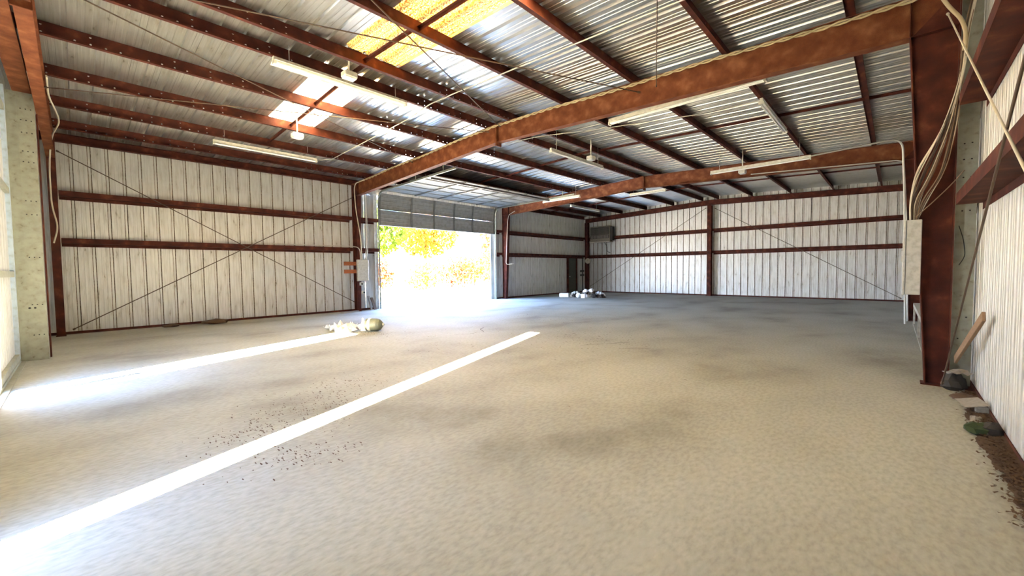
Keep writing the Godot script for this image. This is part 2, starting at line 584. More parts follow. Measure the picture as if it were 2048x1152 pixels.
func build_ceiling():
	var c := struct("ceiling")
	var prof := rib_profile(3)
	# sheets of three ribs, one per slope; ribs at z = -0.02 - 0.305 k
	var z := 1.505
	while z > ZF - 0.3:
		var lit := absf(z + 3.07) < 0.1
		for side in [-1, 1]:
			var xe: float = XL - 0.12 if side < 0 else XR + 0.12
			var pieces := []
			if lit and side < 0:
				pieces = [[xe, -10.25, false], [-10.25, -7.22, true], [-7.22, XM, false]]
			elif lit:
				pieces = [[xe, -1.95, false], [-1.95, -3.46, true], [-3.46, -6.42, true], [-6.42, XM, false]]  # clear panel nearest the eave is unseen, added to brighten the near floor
			else:
				pieces = [[xe, XM, false]]
			for pc in pieces:
				var x0: float = pc[0]
				var x1: float = pc[1]
				var mb := sheet(prof, Vector3(0, 0, z), Vector3(0, 0, -1), Vector3.UP,
					func(p): return Vector3(x0, roof_y(x0) + p.y, p.z),
					func(p): return Vector3(x1, roof_y(x1) + p.y, p.z), not pc[2])
				put(c, "skylight_panel" if pc[2] else "roof_sheet", mb, ("skylight" if side < 0 or x0 > -3.0 else "skylight_littered") if pc[2] else "roof_sheet")
		z -= 3 * RIB
	var ridge := MB.new()
	for s in [-1, 1]:
		ridge.quad(Vector3(XM, roof_y(XM) + 0.045, 0.9), Vector3(XM, roof_y(XM) + 0.045, ZF - 0.2), Vector3(XM + s * 0.3, roof_y(XM + 0.3) + 0.04, ZF - 0.2), Vector3(XM + s * 0.3, roof_y(XM + 0.3) + 0.04, 0.9))
	put(c, "ridge_cap", ridge, "roof_sheet")
	# purlins, one length per bay
	var bays := [
		purlin_mesh(0.6, Z1, [[0.3, -2.7], [-4.7, -6.86]]),
		purlin_mesh(Z1, Z2, [[Z1, -9.1], [-12.6, Z2]]),
		purlin_mesh(Z2, -21.95, [[Z2, -16.3]])]
	var xs := [-13.15, -11.67, -10.18, -8.67, -7.19, -6.45, -4.97, -3.46, -1.97, -0.49]
	for x in xs:
		for b in bays:
			var o := put(c, "purlin", b, "red_steel")
			o.position = Vector3(x, rafter_top(x), 0)
	# eave struts: channels along both eaves
	for s in [-1, 1]:
		var x: float = XL + 0.01 if s < 0 else XR - 0.01
		for r in [[0.6, Z1], [Z1, Z2], [Z2, -21.95]]:
			var mb := MB.new()
			var xi: float = x - s * 0.09
			mb.span(Vector3(minf(x, xi), 4.5, r[1]), Vector3(maxf(x, xi), 4.504, r[0]))
			mb.span(Vector3(minf(x, xi), 4.69, r[1]), Vector3(maxf(x, xi), 4.694, r[0]))
			mb.span(Vector3(xi - 0.002, 4.5, r[1]), Vector3(xi + 0.002, 4.53, r[0]))
			mb.span(Vector3(x - 0.002, 4.5, r[1]), Vector3(x + 0.002, 4.694, r[0]))
			put(c, "eave_strut", mb, "red_steel")
	# angle struts between the purlins at mid-bay
	var all := [XL + 0.05] + xs + [XR - 0.05]
	for zs in [-3.45, -10.55, -18.1]:
		for i in all.size() - 1:
			var a: float = all[i]
			var b: float = all[i + 1]
			if zs > -4.0 and (a < -11.8 or a > -3.5):
				continue
			var off: float = rng.randf_range(-0.06, 0.06)
			var mb := MB.new()
			var pa := Vector3(a, rafter_top(a) + 0.09, zs + off)
			var pb := Vector3(b, rafter_top(b) + 0.09, zs + off)
			var t := (pb - pa).normalized()
			var bas := Basis(t, Vector3(0, 0, 1).cross(t), Vector3(0, 0, 1))
			mb.box((pa + pb) * 0.5, Vector3((pb - pa).length(), 0.05, 0.004), bas)
			mb.box((pa + pb) * 0.5 + bas.y * 0.023 + bas.z * 0.022, Vector3((pb - pa).length(), 0.004, 0.045), bas)
			put(c, "sag_strut", mb, "red_steel")

# ---------------------------------------------------------------- rigid frames
func ibeam(mb: MB, ta: Vector3, tb: Vector3, ba: Vector3, bb: Vector3, half: float):
	# web between the line ta-tb and the line ba-bb, a flange along each
	var zz := Vector3(0, 0, 1)
	var w := zz * 0.004
	mb.quad(ta + w, tb + w, bb + w, ba + w)
	mb.quad(tb - w, ta - w, ba - w, bb - w)
	for e in [[ta, tb], [ba, bb]]:
		var d: Vector3 = (e[1] - e[0])
		var t := d.normalized()
		mb.box((e[0] + e[1]) * 0.5, Vector3(d.length(), 0.012, half * 2.0), Basis(t, zz.cross(t), zz))

func frame(label: String, z: float, half: float, depth: float, near_end := false):
	var f := thing("steel_frame", label, "frame", Vector3(XM, 0, z))
	var o := Vector3(XM, 0, z)
	for s in [-1, 1]:
		var xo: float = (XL + 0.2 if s < 0 else XR - 0.2) - XM
		var kn: float = xo - s * 0.4
		var mb := MB.new()
		var te := rafter_top(XM + xo) - 0.006
		ibeam(mb, Vector3(xo, te, 0), Vector3(0, 4.784, 0), Vector3(kn, te - depth + 0.02, 0), Vector3(0, 4.784 - depth + 0.04, 0), half)
		put(f, "rafter", mb, "lit_rusty_steel")
		var cm := MB.new()
		var xb: float = xo - s * 0.19
		ibeam(cm, Vector3(xo, 0.012, 0), Vector3(xo, te, 0), Vector3(xb, 0.012, 0), Vector3(kn, te - depth + 0.02, 0), half)
		cm.box(Vector3((xo + xb) * 0.5, 0.008, 0), Vector3(0.26, 0.016, half * 2.3))
		# stiffener at the knee
		cm.box(Vector3(kn, te - depth * 0.5 + 0.01, 0), Vector3(0.01, depth - 0.03, half * 1.9))
		cm.box(Vector3((kn + xo) * 0.5, te - depth + 0.02, 0), Vector3(0.4, 0.01, half * 1.9))
		put(f, "column", cm, "red_steel")
	var sp := MB.new()
	for s in [-1, 1]:
		sp.box(Vector3(s * 0.01, 4.77 - depth * 0.5, 0), Vector3(0.014, depth + 0.06, half * 2.0 + 0.02))
	put(f, "splice_plate", sp, "lit_rusty_steel")
	return f

func build_frames():
	frame("rust-red steel frame beside the sliding doors, nearest the left edge", ZNF, 0.07, 0.5)
	frame("rust-red steel frame whose rafter crosses the upper middle of the view", Z1, 0.075, 0.45)
	frame("rust-red steel frame farther back, past the open overhead door", Z2, 0.075, 0.45)
	# end frame against the far gable
	var f := thing("steel_frame", "rust-red end frame with a centre post against the far wall", "frame", Vector3(XM, 0, -21.78))
	for s in [-1, 1]:
		var xo: float = (XL + 0.2 if s < 0 else XR - 0.2) - XM
		var te := rafter_top(XM + xo) - 0.006
		var mb := MB.new()
		ibeam(mb, Vector3(xo, te, 0), Vector3(0, 4.784, 0), Vector3(xo, te - 0.24, 0), Vector3(0, 4.784 - 0.24, 0), 0.06)
		put(f, "rafter", mb, "red_steel")
		mb = MB.new()
		ibeam(mb, Vector3(xo, 0.01, 0), Vector3(xo, te - 0.24, 0), Vector3(xo - s * 0.2, 0.01, 0), Vector3(xo - s * 0.2, te - 0.24, 0), 0.08)
		put(f, "column", mb, "red_steel")
	var cm := MB.new()
	for zz in [-0.09, 0.09]:
		cm.box(Vector3(0, 2.27, zz), Vector3(0.2, 4.52, 0.012))
	cm.box(Vector3(0, 2.27, 0), Vector3(0.008, 4.52, 0.17))
	cm.box(Vector3(0, 0.008, 0), Vector3(0.26, 0.016, 0.26))
	put(f, "centre_post", cm, "red_steel")

# ---------------------------------------------------------------- overhead door
func build_overhead_door():
	var d := struct("door_1")
	d.set_meta("label", "pale sectional overhead door rolled most of the way up in left wall")
	var z0 := -7.88
	var z1 := -13.95
	var L := z0 - z1
	var zc := (z0 + z1) * 0.5
	var stiles := [0.03, -1.4, -2.49, -3.56, -4.63, -L + 0.03]
	# each section: a ribbed skin with end stiles and centre stiles on the room side
	var spots := [] # origin of lower edge, direction up the section
	spots.append([Vector3(XL + 0.10, 3.14, 0), Vector3(0, 1, 0)])
	spots.append([Vector3(XL + 0.10, 3.75, 0), Vector3(0.12, 0.993, 0).normalized()])
	var p := Vector3(XL + 0.42, 4.41, 0)
	for k in 5:
		spots.append([p + Vector3(k * 0.61, 0.012 * k, 0), Vector3(1, 0.02, 0).normalized()])
	for sp in spots:
		var up: Vector3 = sp[1]
		var o: Vector3 = sp[0]
		var nrm := Vector3(0, 0, -1).cross(up).normalized() # towards the room
		if nrm.x + -nrm.y < 0.0:
			nrm = -nrm
		var mb := MB.new()
		var prof := [[0.0, 0.0], [0.012, 0.03], [0.05, 0.03], [0.06, 0.0], [0.15, 0.0], [0.158, 0.008], [0.182, 0.008], [0.19, 0.0], [0.29, 0.0], [0.298, 0.008], [0.322, 0.008], [0.33, 0.0], [0.43, 0.0], [0.438, 0.008], [0.462, 0.008], [0.47, 0.0], [0.545, 0.0], [0.555, 0.03], [0.59, 0.03], [0.602, 0.0]]
		for i in prof.size() - 1:
			for back in 2:
				var a: Vector3 = o + up * prof[i][0] + nrm * (prof[i][1] - 0.002 * back)
				var b: Vector3 = o + up * prof[i + 1][0] + nrm * (prof[i + 1][1] - 0.002 * back)
				mb.quad(a + Vector3(0, 0, z0), b + Vector3(0, 0, z0), b + Vector3(0, 0, z1), a + Vector3(0, 0, z1))
		var sec := put(d, "door_section", mb, "door_panel")
		for s in stiles:
			var w := 0.075
			var sm := MB.new()
			sm.box(o + up * 0.302 + nrm * 0.035 + Vector3(0, 0, z0 + s - (0.03 if s > 0 else (-0.03 if s < -L + 0.1 else 0.0))), Vector3(0.03, 0.59, w), Basis(nrm, up, Vector3(0, 0, 1)))
			put(sec, "stile", sm, "door_stile")
	# long stiffening strut on the last section and on the joint
	var st := MB.new()
	st.span(Vector3(XL + 0.42 + 3.0, 4.4, z1), Vector3(XL + 0.42 + 3.06, 4.33, z0))
	st.span(Vector3(XL + 0.13, 3.74, z1), Vector3(XL + 0.15, 3.765, z0))
	put(d, "stiffening_rail", st, "door_stile")
	# tracks: upright, quarter bend, long run under the roof
	for zz in [z0 + 0.05, z1 - 0.05]:
		var pts := [Vector3(XL + 0.12, 0.0, zz), Vector3(XL + 0.12, 2.0, zz), Vector3(XL + 0.12, 4.0, zz)]
		for k in 7:
			var a := PI * 0.5 * (k + 1) / 7.0
			pts.append(Vector3(XL + 0.12 + 0.38 * (1 - cos(a)), 4.0 + 0.38 * sin(a), zz))
		pts.append(Vector3(-9.6, 4.46, zz))
		var mb := MB.new()
		for i in pts.size() - 1:
			var a: Vector3 = pts[i]
			var b: Vector3 = pts[i + 1]
			var t := (b - a).normalized()
			var side := Vector3(0, 0, 1).cross(t).normalized()
			mb.box((a + b) * 0.5, Vector3((b - a).length() + 0.004, 0.06, 0.004), Basis(t, side, Vector3(0, 0, 1)))
			mb.box((a + b) * 0.5 + side * 0.03 + Vector3(0, 0, -0.015 if zz > -10 else 0.015), Vector3((b - a).length() + 0.004, 0.004, 0.03), Basis(t, side, Vector3(0, 0, 1)))
			mb.box((a + b) * 0.5 - side * 0.03 + Vector3(0, 0, -0.015 if zz > -10 else 0.015), Vector3((b - a).length() + 0.004, 0.004, 0.03), Basis(t, side, Vector3(0, 0, 1)))
		put(d, "track", mb, "galvanised")
		# hangers from the purlins
		for xx in [-12.9, -11.67, -10.18]:
			var hm := MB.new()
			hm.span(Vector3(xx - 0.02, 4.45, zz - 0.002), Vector3(xx + 0.02, rafter_top(xx) + 0.02, zz + 0.002))
			put(d, "track_hanger", hm, "galvanised")
	# jambs of the opening
	for k in 2:
		var zz: float = -7.80 if k == 0 else -14.03
		var tr := struct("trim_%d" % (k + 1))
		var mb := MB.new()
		var a := zz - 0.02 if k == 0 else zz - 0.02
		mb.span(Vector3(XL - 0.06, 0.0, a), Vector3(XL + 0.075, 4.3, a + 0.06))
		mb.span(Vector3(XL + 0.06, 0.0, a - (0.0 if k == 0 else 0.05)), Vector3(XL + 0.075, 4.3, a + (0.14 if k == 0 else 0.06)))
		put(tr, "jamb_post", mb, "white_trim")

# ---------------------------------------------------------------- other doors
func build_other_doors():
	# small walk door in the left wall near the far corner
	var d := struct("door_2")
	d.set_meta("label", "dark narrow walk door in left wall near the far corner")
	var mb := MB.new()
	mb.span(Vector3(XL + 0.03, 0.01, -20.9), Vector3(XL + 0.07, 2.08, -20.1))
	var leaf := put(d, "door_leaf", mb, "dark_green_paint")
	mb = MB.new()
	mb.span(Vector3(XL + 0.02, 0.0, -20.1), Vector3(XL + 0.12, 2.14, -20.0))
	mb.span(Vector3(XL + 0.02, 0.0, -21.0), Vector3(XL + 0.12, 2.14, -20.9))
	mb.span(Vector3(XL + 0.02, 2.08, -21.0), Vector3(XL + 0.12, 2.14, -20.0))
	put(d, "door_frame", mb, "red_steel")
	mb = MB.new()
	mb.lathe([Vector2(0.0, 0.075), Vector2(0.025, 0.07), Vector2(0.03, 0.05), Vector2(0.012, 0.03), Vector2(0.012, 0.0)], Vector3(XL + 0.07, 0.98, -20.2), Vector3.RIGHT, 12)
	put(leaf, "knob", mb, "conduit")
	# sliding leaves across the near gable; sun slips in between them
	var leaves := [[-10.34, -7.76], [-7.0, -3.3], [-3.0, 0.42]]
	for k in leaves.size():
		var a: float = leaves[k][0]
		var b: float = leaves[k][1]
		var n := struct("door_%d" % (k + 3))
		var x := a
		while x < b - 0.01:
			var mods := mini(3, int(ceil((b - x) / RIB - 0.01)))
			var prof := []
			for q in rib_profile(mods):
				if x + q.x <= b + 0.001:
					prof.append(q)
			if prof.back().x + x < b - 0.001:
				prof.append(Vector2(b - x, prof.back().y))
			var y_top := 4.4
			var sm := sheet(prof, Vector3(x, 0, ZN), Vector3.RIGHT, Vector3(0, 0, 1), func(p): return Vector3(p.x, 0.03, p.z), func(p): return Vector3(p.x, y_top, p.z))
			put(n, "metal_sheet", sm, "wall_sheet")
			x += mods * RIB
		var rails := MB.new()
		for y in [0.05, 1.38, 2.7, 4.0]:
			rails.span(Vector3(a, y, ZN - 0.05), Vector3(b, y + 0.09, ZN - 0.004))
		put(n, "rail", rails, "galvanised")
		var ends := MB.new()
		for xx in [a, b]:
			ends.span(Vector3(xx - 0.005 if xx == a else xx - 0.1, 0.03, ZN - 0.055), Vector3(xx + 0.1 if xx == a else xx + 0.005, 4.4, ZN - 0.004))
		put(n, "end_stile", ends, "sky_reflection_blue")
	# closed head over the gap between the first two leaves
	var head := struct("trim_3")
	var hm := MB.new()
	hm.span(Vector3(-7.8, 2.58, ZN + 0.005), Vector3(-6.95, 4.45, ZN + 0.01))
	hm.span(Vector3(-3.35, 3.98, ZN + 0.005), Vector3(-2.95, 4.45, ZN + 0.01))
	put(head, "head_panel", hm, "wall_sheet")
	# bottom rail of the sliding doors
	var rail := struct("trim_4")
	var rm := MB.new()
	rm.span(Vector3(-10.9, 0.0, 0.66), Vector3(0.5, 0.05, 0.672))
	rm.span(Vector3(-10.9, 0.0, 0.60), Vector3(0.5, 0.012, 0.672))
	put(rail, "floor_track", rm, "galvanised")

# ---------------------------------------------------------------- bracing
func rod(label: String, a: Vector3, b: Vector3, r := 0.011, material := "rod_steel", group := ""):
	var t := thing("brace_rod", label, "rod", a, group)
	var mb := MB.new()
	mb.tube([Vector3.ZERO, (b - a)], r, 8)
	put(t, "bar", mb, material)
	for e in [0.0, 1.0]:
		var nm := MB.new()
		var dir := (b - a).normalized() * (1.0 if e == 0.0 else -1.0)
		nm.tube([(b - a) * e, (b - a) * e + dir * 0.05], r * 2.0, 6)
		put(t, "nut", nm, material)

func build_bracing():
	var xl := XL + 0.225
	rod("thin steel brace rod falling from top left across the left wall", Vector3(xl, 4.26, 0.2), Vector3(xl, 0.33, -6.78))
	rod("thin steel brace rod rising from floor at left across the left wall", Vector3(xl, 0.12, 0.1), Vector3(xl, 4.02, -6.78))
	rod("thin brace rod on far wall right of the centre post", Vector3(-6.6, 4.36, -21.81), Vector3(0.2, 0.13, -21.81), 0.011)
	rod("thin brace rod on far wall left of the centre post", Vector3(-13.8, 0.35, -21.81), Vector3(-7.0, 4.42, -21.81), 0.011)
	rod("thin roof brace rod crossing below the left skylight towards the wall side", Vector3(-6.75, 4.6, 0.2), Vector3(-10.27, 4.55, -6.8), 0.009)
	rod("thin roof brace rod crossing below the left skylight towards the ridge", Vector3(-10.3, 4.5, 0.25), Vector3(-7.07, 4.66, -6.8), 0.009)
	rod("thin roof brace rod passing under the right skylight to the ridge", Vector3(-3.1, 4.42, 0.2), Vector3(-6.7, 4.7, -6.8), 0.009)
	rod("thin roof brace rod passing over the long near rafter to its middle", Vector3(-6.6, 4.6, 0.2), Vector3(-3.29, 4.45, -6.8), 0.009)
	rod("thin wire dropping from the roof to the rafter right of its middle", Vector3(-1.0, 4.5, -2.3), Vector3(-3.0, 4.46, -6.8), 0.006)
	rod("pale straight rod slanting down across the right wall", Vector3(0.36, 4.16, -6.66), Vector3(0.455, 0.12, -0.2), 0.007, "cable_white")
	rod("dark rusty rod rising from the right column foot across the right wall", Vector3(0.4, 0.11, -6.42), Vector3(0.43, 4.3, -0.1), 0.007, "rod_steel")

# ---------------------------------------------------------------- light fittings (switched off)
func strip_light(label: String, a: Vector3, b: Vector3, hang := 0.0, wide := 0.11):
	var d := b - a
	var c := (a + b) * 0.5
	var t := thing("strip_light", label, "light fitting", c, "fluorescent strip lights under the roof")
	var x := d.normalized()
	var zz := x.cross(Vector3.UP).normalized()
	var bas := Basis(x, zz.cross(x), zz)
	var L := d.length()
	var mb := MB.new()
	mb.box(bas.y * 0.04, Vector3(L, 0.055, 0.055), bas)
	put(t, "housing", mb, "white_enamel")
	mb = MB.new()
	for s in [-1.0, 1.0]:
		mb.quad(bas.y * 0.015 + bas.z * s * 0.02 - x * L * 0.5, bas.y * 0.015 + bas.z * s * 0.02 + x * L * 0.5, -bas.y * 0.02 + bas.z * s * wide + x * L * 0.5, -bas.y * 0.02 + bas.z * s * wide - x * L * 0.5)
	mb.box(bas.y * 0.01, Vector3(L, 0.006, 0.07), bas)
	put(t, "reflector", mb, "white_enamel")
	for s in [-1.0, 1.0]:
		mb = MB.new()
		mb.tube([bas.z * s * 0.024 - x * (L * 0.5 - 0.04) - bas.y * 0.02, bas.z * s * 0.024 + x * (L * 0.5 - 0.04) - bas.y * 0.02], 0.015, 10)
		put(t, "tube", mb, "tube_glass")
		mb = MB.new()
		mb.box(x * s * (L * 0.5 - 0.012) - bas.y * 0.02, Vector3(0.024, 0.05, 0.09), bas)
		put(t, "lamp_holder", mb, "white_enamel")
	if hang > 0.0:
		hang = maxf(hang, minf(roof_y(a.x), roof_y(b.x)) - c.y - 0.08)
		for s in [-1.0, 1.0]:
			mb = MB.new()
			mb.tube([x * s * L * 0.4 + bas.y * 0.08, x * s * L * 0.4 + bas.y * (0.08 + hang)], 0.006, 6)
			put(t, "hanger", mb, "conduit")

func flood(label: String, at: Vector3, h := 0.12):
	var t := thing("floodlight", label, "light fitting", at)
	var mb := MB.new()
	mb.tube([Vector3(0, roof_y(at.x) - at.y - 0.002, 0), Vector3(0, -h, 0)], 0.016, 8)
	put(t, "stem", mb, "white_enamel")
	mb = MB.new()
	mb.cbox(Vector3(0, -h - 0.05, 0), Vector3(0.18, 0.1, 0.22), 0.015)
	put(t, "lamp_body", mb, "white_enamel")
	mb = MB.new()
	mb.box(Vector3(0.0, -h - 0.105, 0), Vector3(0.15, 0.012, 0.19))
	put(t, "lens", mb, "tube_glass")

func build_fixtures():
	strip_light("long strip light under the ridge beside the left skylight", Vector3(-7.05, 4.66, -2.2), Vector3(-7.05, 4.66, -4.55), 0.05, 0.13)
	strip_light("strip light hung low over the left wall, left of the small floodlight", Vector3(-11.67, 4.46, -2.3), Vector3(-11.67, 4.46, -4.65), 0.02, 0.06)
	strip_light("strip light running under the long near rafter, right of its middle", Vector3(-4.07, 4.2, -7.12), Vector3(-1.45, 4.2, -7.12), 0.1, 0.035)
	strip_light("strip light below the ridge in the middle bay", Vector3(-6.4, 4.4, -8.3), Vector3(-6.4, 4.4, -10.8), 0.2, 0.05)
	strip_light("short strip light fixed to a purlin at upper right of middle bay", Vector3(-1.9, 4.5, -8.9), Vector3(-1.9, 4.5, -11.2), 0.0, 0.05)
	strip_light("strip light in front of the second rafter, right half", Vector3(-4.09, 4.22, -13.1), Vector3(-1.65, 4.22, -13.1), 0.15, 0.035)
	strip_light("strip light in front of second rafter beside the raised door", Vector3(-11.3, 4.36, -14.1), Vector3(-9.4, 4.36, -14.1), 0.05, 0.05)
	strip_light("small distant strip light behind the second rafter at its middle", Vector3(-7.6, 4.26, -14.9), Vector3(-6.2, 4.26, -14.9), 0.2, 0.06)
	strip_light("distant strip light near the far left corner of the roof", Vector3(-11.1, 4.36, -15.9), Vector3(-11.1, 4.36, -18.4), 0.15, 0.06)
	flood("small boxy floodlight hanging below the left skylight", Vector3(-9.6, 4.56, -3.43))
	flood("yellowed floodlight tucked between the two ridge purlins", Vector3(-6.82, 4.86, -3.3), 0.08)
	flood("small lamp below the ridge in the middle bay", Vector3(-6.2, 4.62, -9.86), 0.1)
	flood("small lamp hanging at the second rafter behind the strip light", Vector3(-3.36, 4.4, -13.6), 0.12)

# ---------------------------------------------------------------- electrics
func bent(pts: Array, r := 0.12, steps := 5) -> Array:
	# rounds the corners of a polyline
	var out := [pts[0]]
	for i in range(1, pts.size() - 1):
		var p: Vector3 = pts[i]
		var a: Vector3 = (pts[i - 1] - p)
		var b: Vector3 = (pts[i + 1] - p)
		var q := minf(r, minf(a.length(), b.length()) * 0.45)
		var s := p + a.normalized() * q
		var e := p + b.normalized() * q
		for k in steps + 1:
			var t := float(k) / steps
			out.append(s.lerp(p, t).lerp(p.lerp(e, t), t))
	out.append(pts[-1])
	return out

func pipe(called: String, label: String, category: String, pts: Array, r: float, material: String, bend := 0.12, seg := 8) -> Node3D:
	var mb := MB.new()
	var o0: Vector3 = pts[0]
	var rel := []
	for p in bent(pts, bend):
		rel.append(p - o0)
	mb.tube(rel, r, seg)
	var o := put(self, called, mb, material)
	o.position = o0
	tag(o, label, category)
	return o

func build_electrics():
	# breaker panel on the left column of the first frame
	var t := thing("breaker_panel", "grey breaker panel on the column left of the open door", "electric panel", Vector3(-13.68, 1.08, -6.88))
	var mb := MB.new()
	mb.cbox(Vector3(0.06, 0.375, 0), Vector3(0.12, 0.75, 0.4), 0.01)
	put(t, "cabinet", mb, "grey_box")
	mb = MB.new()
	mb.cbox(Vector3(0.127, 0.375, 0), Vector3(0.012, 0.72, 0.37), 0.004)
	var cover := put(t, "cover", mb, "grey_box")
	mb = MB.new()
	mb.box(Vector3(0.137, 0.4, 0.15), Vector3(0.01, 0.06, 0.02))
	put(cover, "latch", mb, "conduit")
	for y in [1.69, 1.42]:
		var b := thing("rusty_bracket", "rusty flat bar %s breaker panel beside the open door" % ["upper of two left of" if y > 1.5 else "lower of two left of"], "bracket", Vector3(-13.72, y, -6.48))
		mb = MB.new()
		mb.box(Vector3(0, 0, 0), Vector3(0.012, 0.13, 0.44))
		mb.box(Vector3(0.03, 0.06, 0), Vector3(0.06, 0.01, 0.44))
		put(b, "bar", mb, "rust_bar")
	for k in 2:
		var y: float = [0.98, 0.68][k]
		var s := thing("switch_box", ["white switch box with black button just below breaker panel", "white switch box with black button low on the rusty column"][k], "switch", Vector3(-13.68, y, [-6.83, -6.9][k]))
		mb = MB.new()
		mb.cbox(Vector3(0.04, 0, 0), Vector3(0.08, 0.11, 0.12), 0.008)
		put(s, "box", mb, "white_enamel")
		mb = MB.new()
		mb.lathe([Vector2(0.0, 0.03), Vector2(0.028, 0.026), Vector2(0.03, 0.0)], Vector3(0.08, 0, 0), Vector3.RIGHT, 12)
		put(s, "button", mb, "black_plastic")
	pipe("conduit", "grey conduit along the lower girt bending down to breaker panel", "conduit", [Vector3(-14.05, 2.3, -4.2), Vector3(-13.98, 2.3, -6.6), Vector3(-13.62, 2.26, -6.8), Vector3(-13.6, 1.83, -6.8)], 0.014, "conduit", 0.2)
	pipe("conduit", "white cable looping from rafter end down to breaker panel", "cable", [Vector3(-13.0, 4.47, -6.7), Vector3(-13.6, 4.45, -6.7), Vector3(-13.72, 4.3, -6.7), Vector3(-13.66, 3.6, -6.7), Vector3(-13.62, 2.6, -6.84), Vector3(-13.6, 1.83, -6.85)], 0.016, "cable_white", 0.25)
	pipe("conduit", "left of two straight conduits rising from the breaker panel", "conduit", [Vector3(-13.6, 1.83, -6.96), Vector3(-13.55, 2.2, -7.0), Vector3(-13.5, 4.12, -7.0), Vector3(-13.1, 4.3, -7.0)], 0.013, "conduit", 0.15)
	pipe("conduit", "right of two straight conduits rising from the breaker panel", "conduit", [Vector3(-13.6, 1.83, -7.02), Vector3(-13.6, 2.2, -7.08), Vector3(-13.6, 4.1, -7.08)], 0.013, "conduit", 0.15)
	pipe("conduit", "short conduit between breaker panel and the lower switch boxes", "conduit", [Vector3(-13.6, 1.08, -6.9), Vector3(-13.62, 0.9, -6.94), Vector3(-13.62, 0.72, -6.92)], 0.012, "conduit", 0.06)
	# twisted cable laid along the top of the near rafter
	t = thing("twisted_cable", "pale twisted cable lying along top of the near rafter", "cable", Vector3(-13.2, 4.5, Z1))
	for k in 2:
		var pts := []
		for i in 181:
			var x := lerpf(-13.2, 0.15, i / 180.0)
			var a := i * 1.15 + k * PI
			pts.append(Vector3(x, rafter_top(x) - 0.05 + sin(a) * 0.017 + 0.012 * sin(x * 2.1), Z1 + 0.105 + cos(a) * 0.017) - t.position)
		mb = MB.new()
		mb.tube(pts, 0.014, 6)
		put(t, "strand", mb, "rope")
	# conduits under the purlins
	pipe("conduit", "thin conduit crossing under the purlins of the near bay", "conduit", [Vector3(-11.6, 4.48, -4.7), Vector3(-11.3, 4.5, -4.93), Vector3(-7.6, 4.63, -4.95), Vector3(-6.82, 4.72, -4.95), Vector3(-6.0, 4.7, -4.95), Vector3(-1.5, 4.53, -5.0)], 0.01, "conduit", 0.1)
	pipe("conduit", "thin conduit crossing under the purlins of the middle bay", "conduit", [Vector3(-7.5, 4.7, -7.8), Vector3(-6.6, 4.72, -8.0), Vector3(-5.0, 4.66, -8.5), Vector3(-2.8, 4.57, -9.0), Vector3(-1.9, 4.56, -9.0)], 0.01, "conduit", 0.1)
	pipe("conduit", "white conduit running down the column right of the open door", "conduit", [Vector3(-13.2, 4.2, -14.33), Vector3(-13.6, 4.06, -14.33), Vector3(-13.68, 3.8, -14.33), Vector3(-13.82, 1.75, -14.33), Vector3(-13.8, 1.68, -14.4), Vector3(-13.55, 1.72, -14.6)], 0.013, "cable_white", 0.15)
	pipe("conduit", "thick grey conduit along second rafter curving down at right end", "conduit", [Vector3(-1.65, 4.26, -13.1), Vector3(-0.5, 4.36, -13.3), Vector3(0.06, 4.4, -13.4), Vector3(0.12, 3.2, -13.6), Vector3(0.2, 0.0, -13.6)], 0.022, "conduit", 0.35)
	pipe("conduit", "slim conduit under second rafter turning down by the right column", "conduit", [Vector3(-3.3, 4.26, -14.3), Vector3(-0.02, 4.06, -14.3), Vector3(0.1, 4.0, -14.3), Vector3(0.2, 2.2, -14.3), Vector3(0.25, 0.0, -14.3)], 0.016, "conduit", 0.3)
	# tall panel on the right column
	t = thing("breaker_panel", "tall narrow grey electric box on the right-hand column", "electric panel", Vector3(0.14, 1.06, -6.87))
	mb = MB.new()
	mb.cbox(Vector3(0.01, 0.435, 0.03), Vector3(0.13, 0.87, 0.36), 0.006)
	put(t, "cabinet", mb, "grey_box")
	mb = MB.new()
	mb.cbox(Vector3(-0.068, 0.435, 0.03), Vector3(0.022, 0.88, 0.38), 0.004)
	cover = put(t, "cover", mb, "grey_box")
	mb = MB.new()
	mb.box(Vector3(-0.085, 0.42, 0.12), Vector3(0.012, 0.07, 0.02))
	put(cover, "latch", mb, "conduit")
	# loose cables that fan out above it
	t = thing("cable_bundle", "bundle of loose cables fanning down to tall grey box at right", "cables", Vector3(0.15, 1.93, -6.7))
	for k in 26:
		var f := k / 25.0
		var w := rng.randf_range(-1.0, 1.0)
		var g := rng.randf()
		var pts := [Vector3(0.56 + 0.02 * w, 4.3, -6.69), Vector3(0.5 + 0.02 * w, 3.9, -6.66 + 0.02 * g), Vector3(0.48 + 0.018 * w, 3.45, -6.63)]
		pts.append(Vector3(lerpf(0.36, 0.46, f) + 0.02 * w, 2.95, -6.62 - 0.03 * g))
		pts.append(Vector3(lerpf(0.13, 0.4, f) + 0.014 * w, lerpf(2.35, 2.6, g), -6.62 - 0.04 * g))
		pts.append(Vector3(lerpf(0.11, 0.26, f * f), 2.14, -6.67))
		pts.append(Vector3(lerpf(0.115, 0.18, f), 1.93, lerpf(-6.72, -6.8, g)))
		var rel := []
		for p in bent(pts, 0.25, 6):
			rel.append(p - t.position)
		mb = MB.new()
		mb.tube(rel, 0.009 if k < 2 else rng.randf_range(0.003, 0.0055), 6)
		put(t, "cable", mb, "cable_white" if k < 3 or k % 6 == 0 else ["cable_brown", "cable_dark"][k % 2])
	pipe("loose_cable", "single thin cable sagging away from the cable bundle at right", "cable", [Vector3(0.16, 1.96, -6.68), Vector3(0.3, 2.12, -6.64), Vector3(0.44, 2.3, -6.66), Vector3(0.53, 2.44, -6.7)], 0.005, "cable_brown", 0.1)
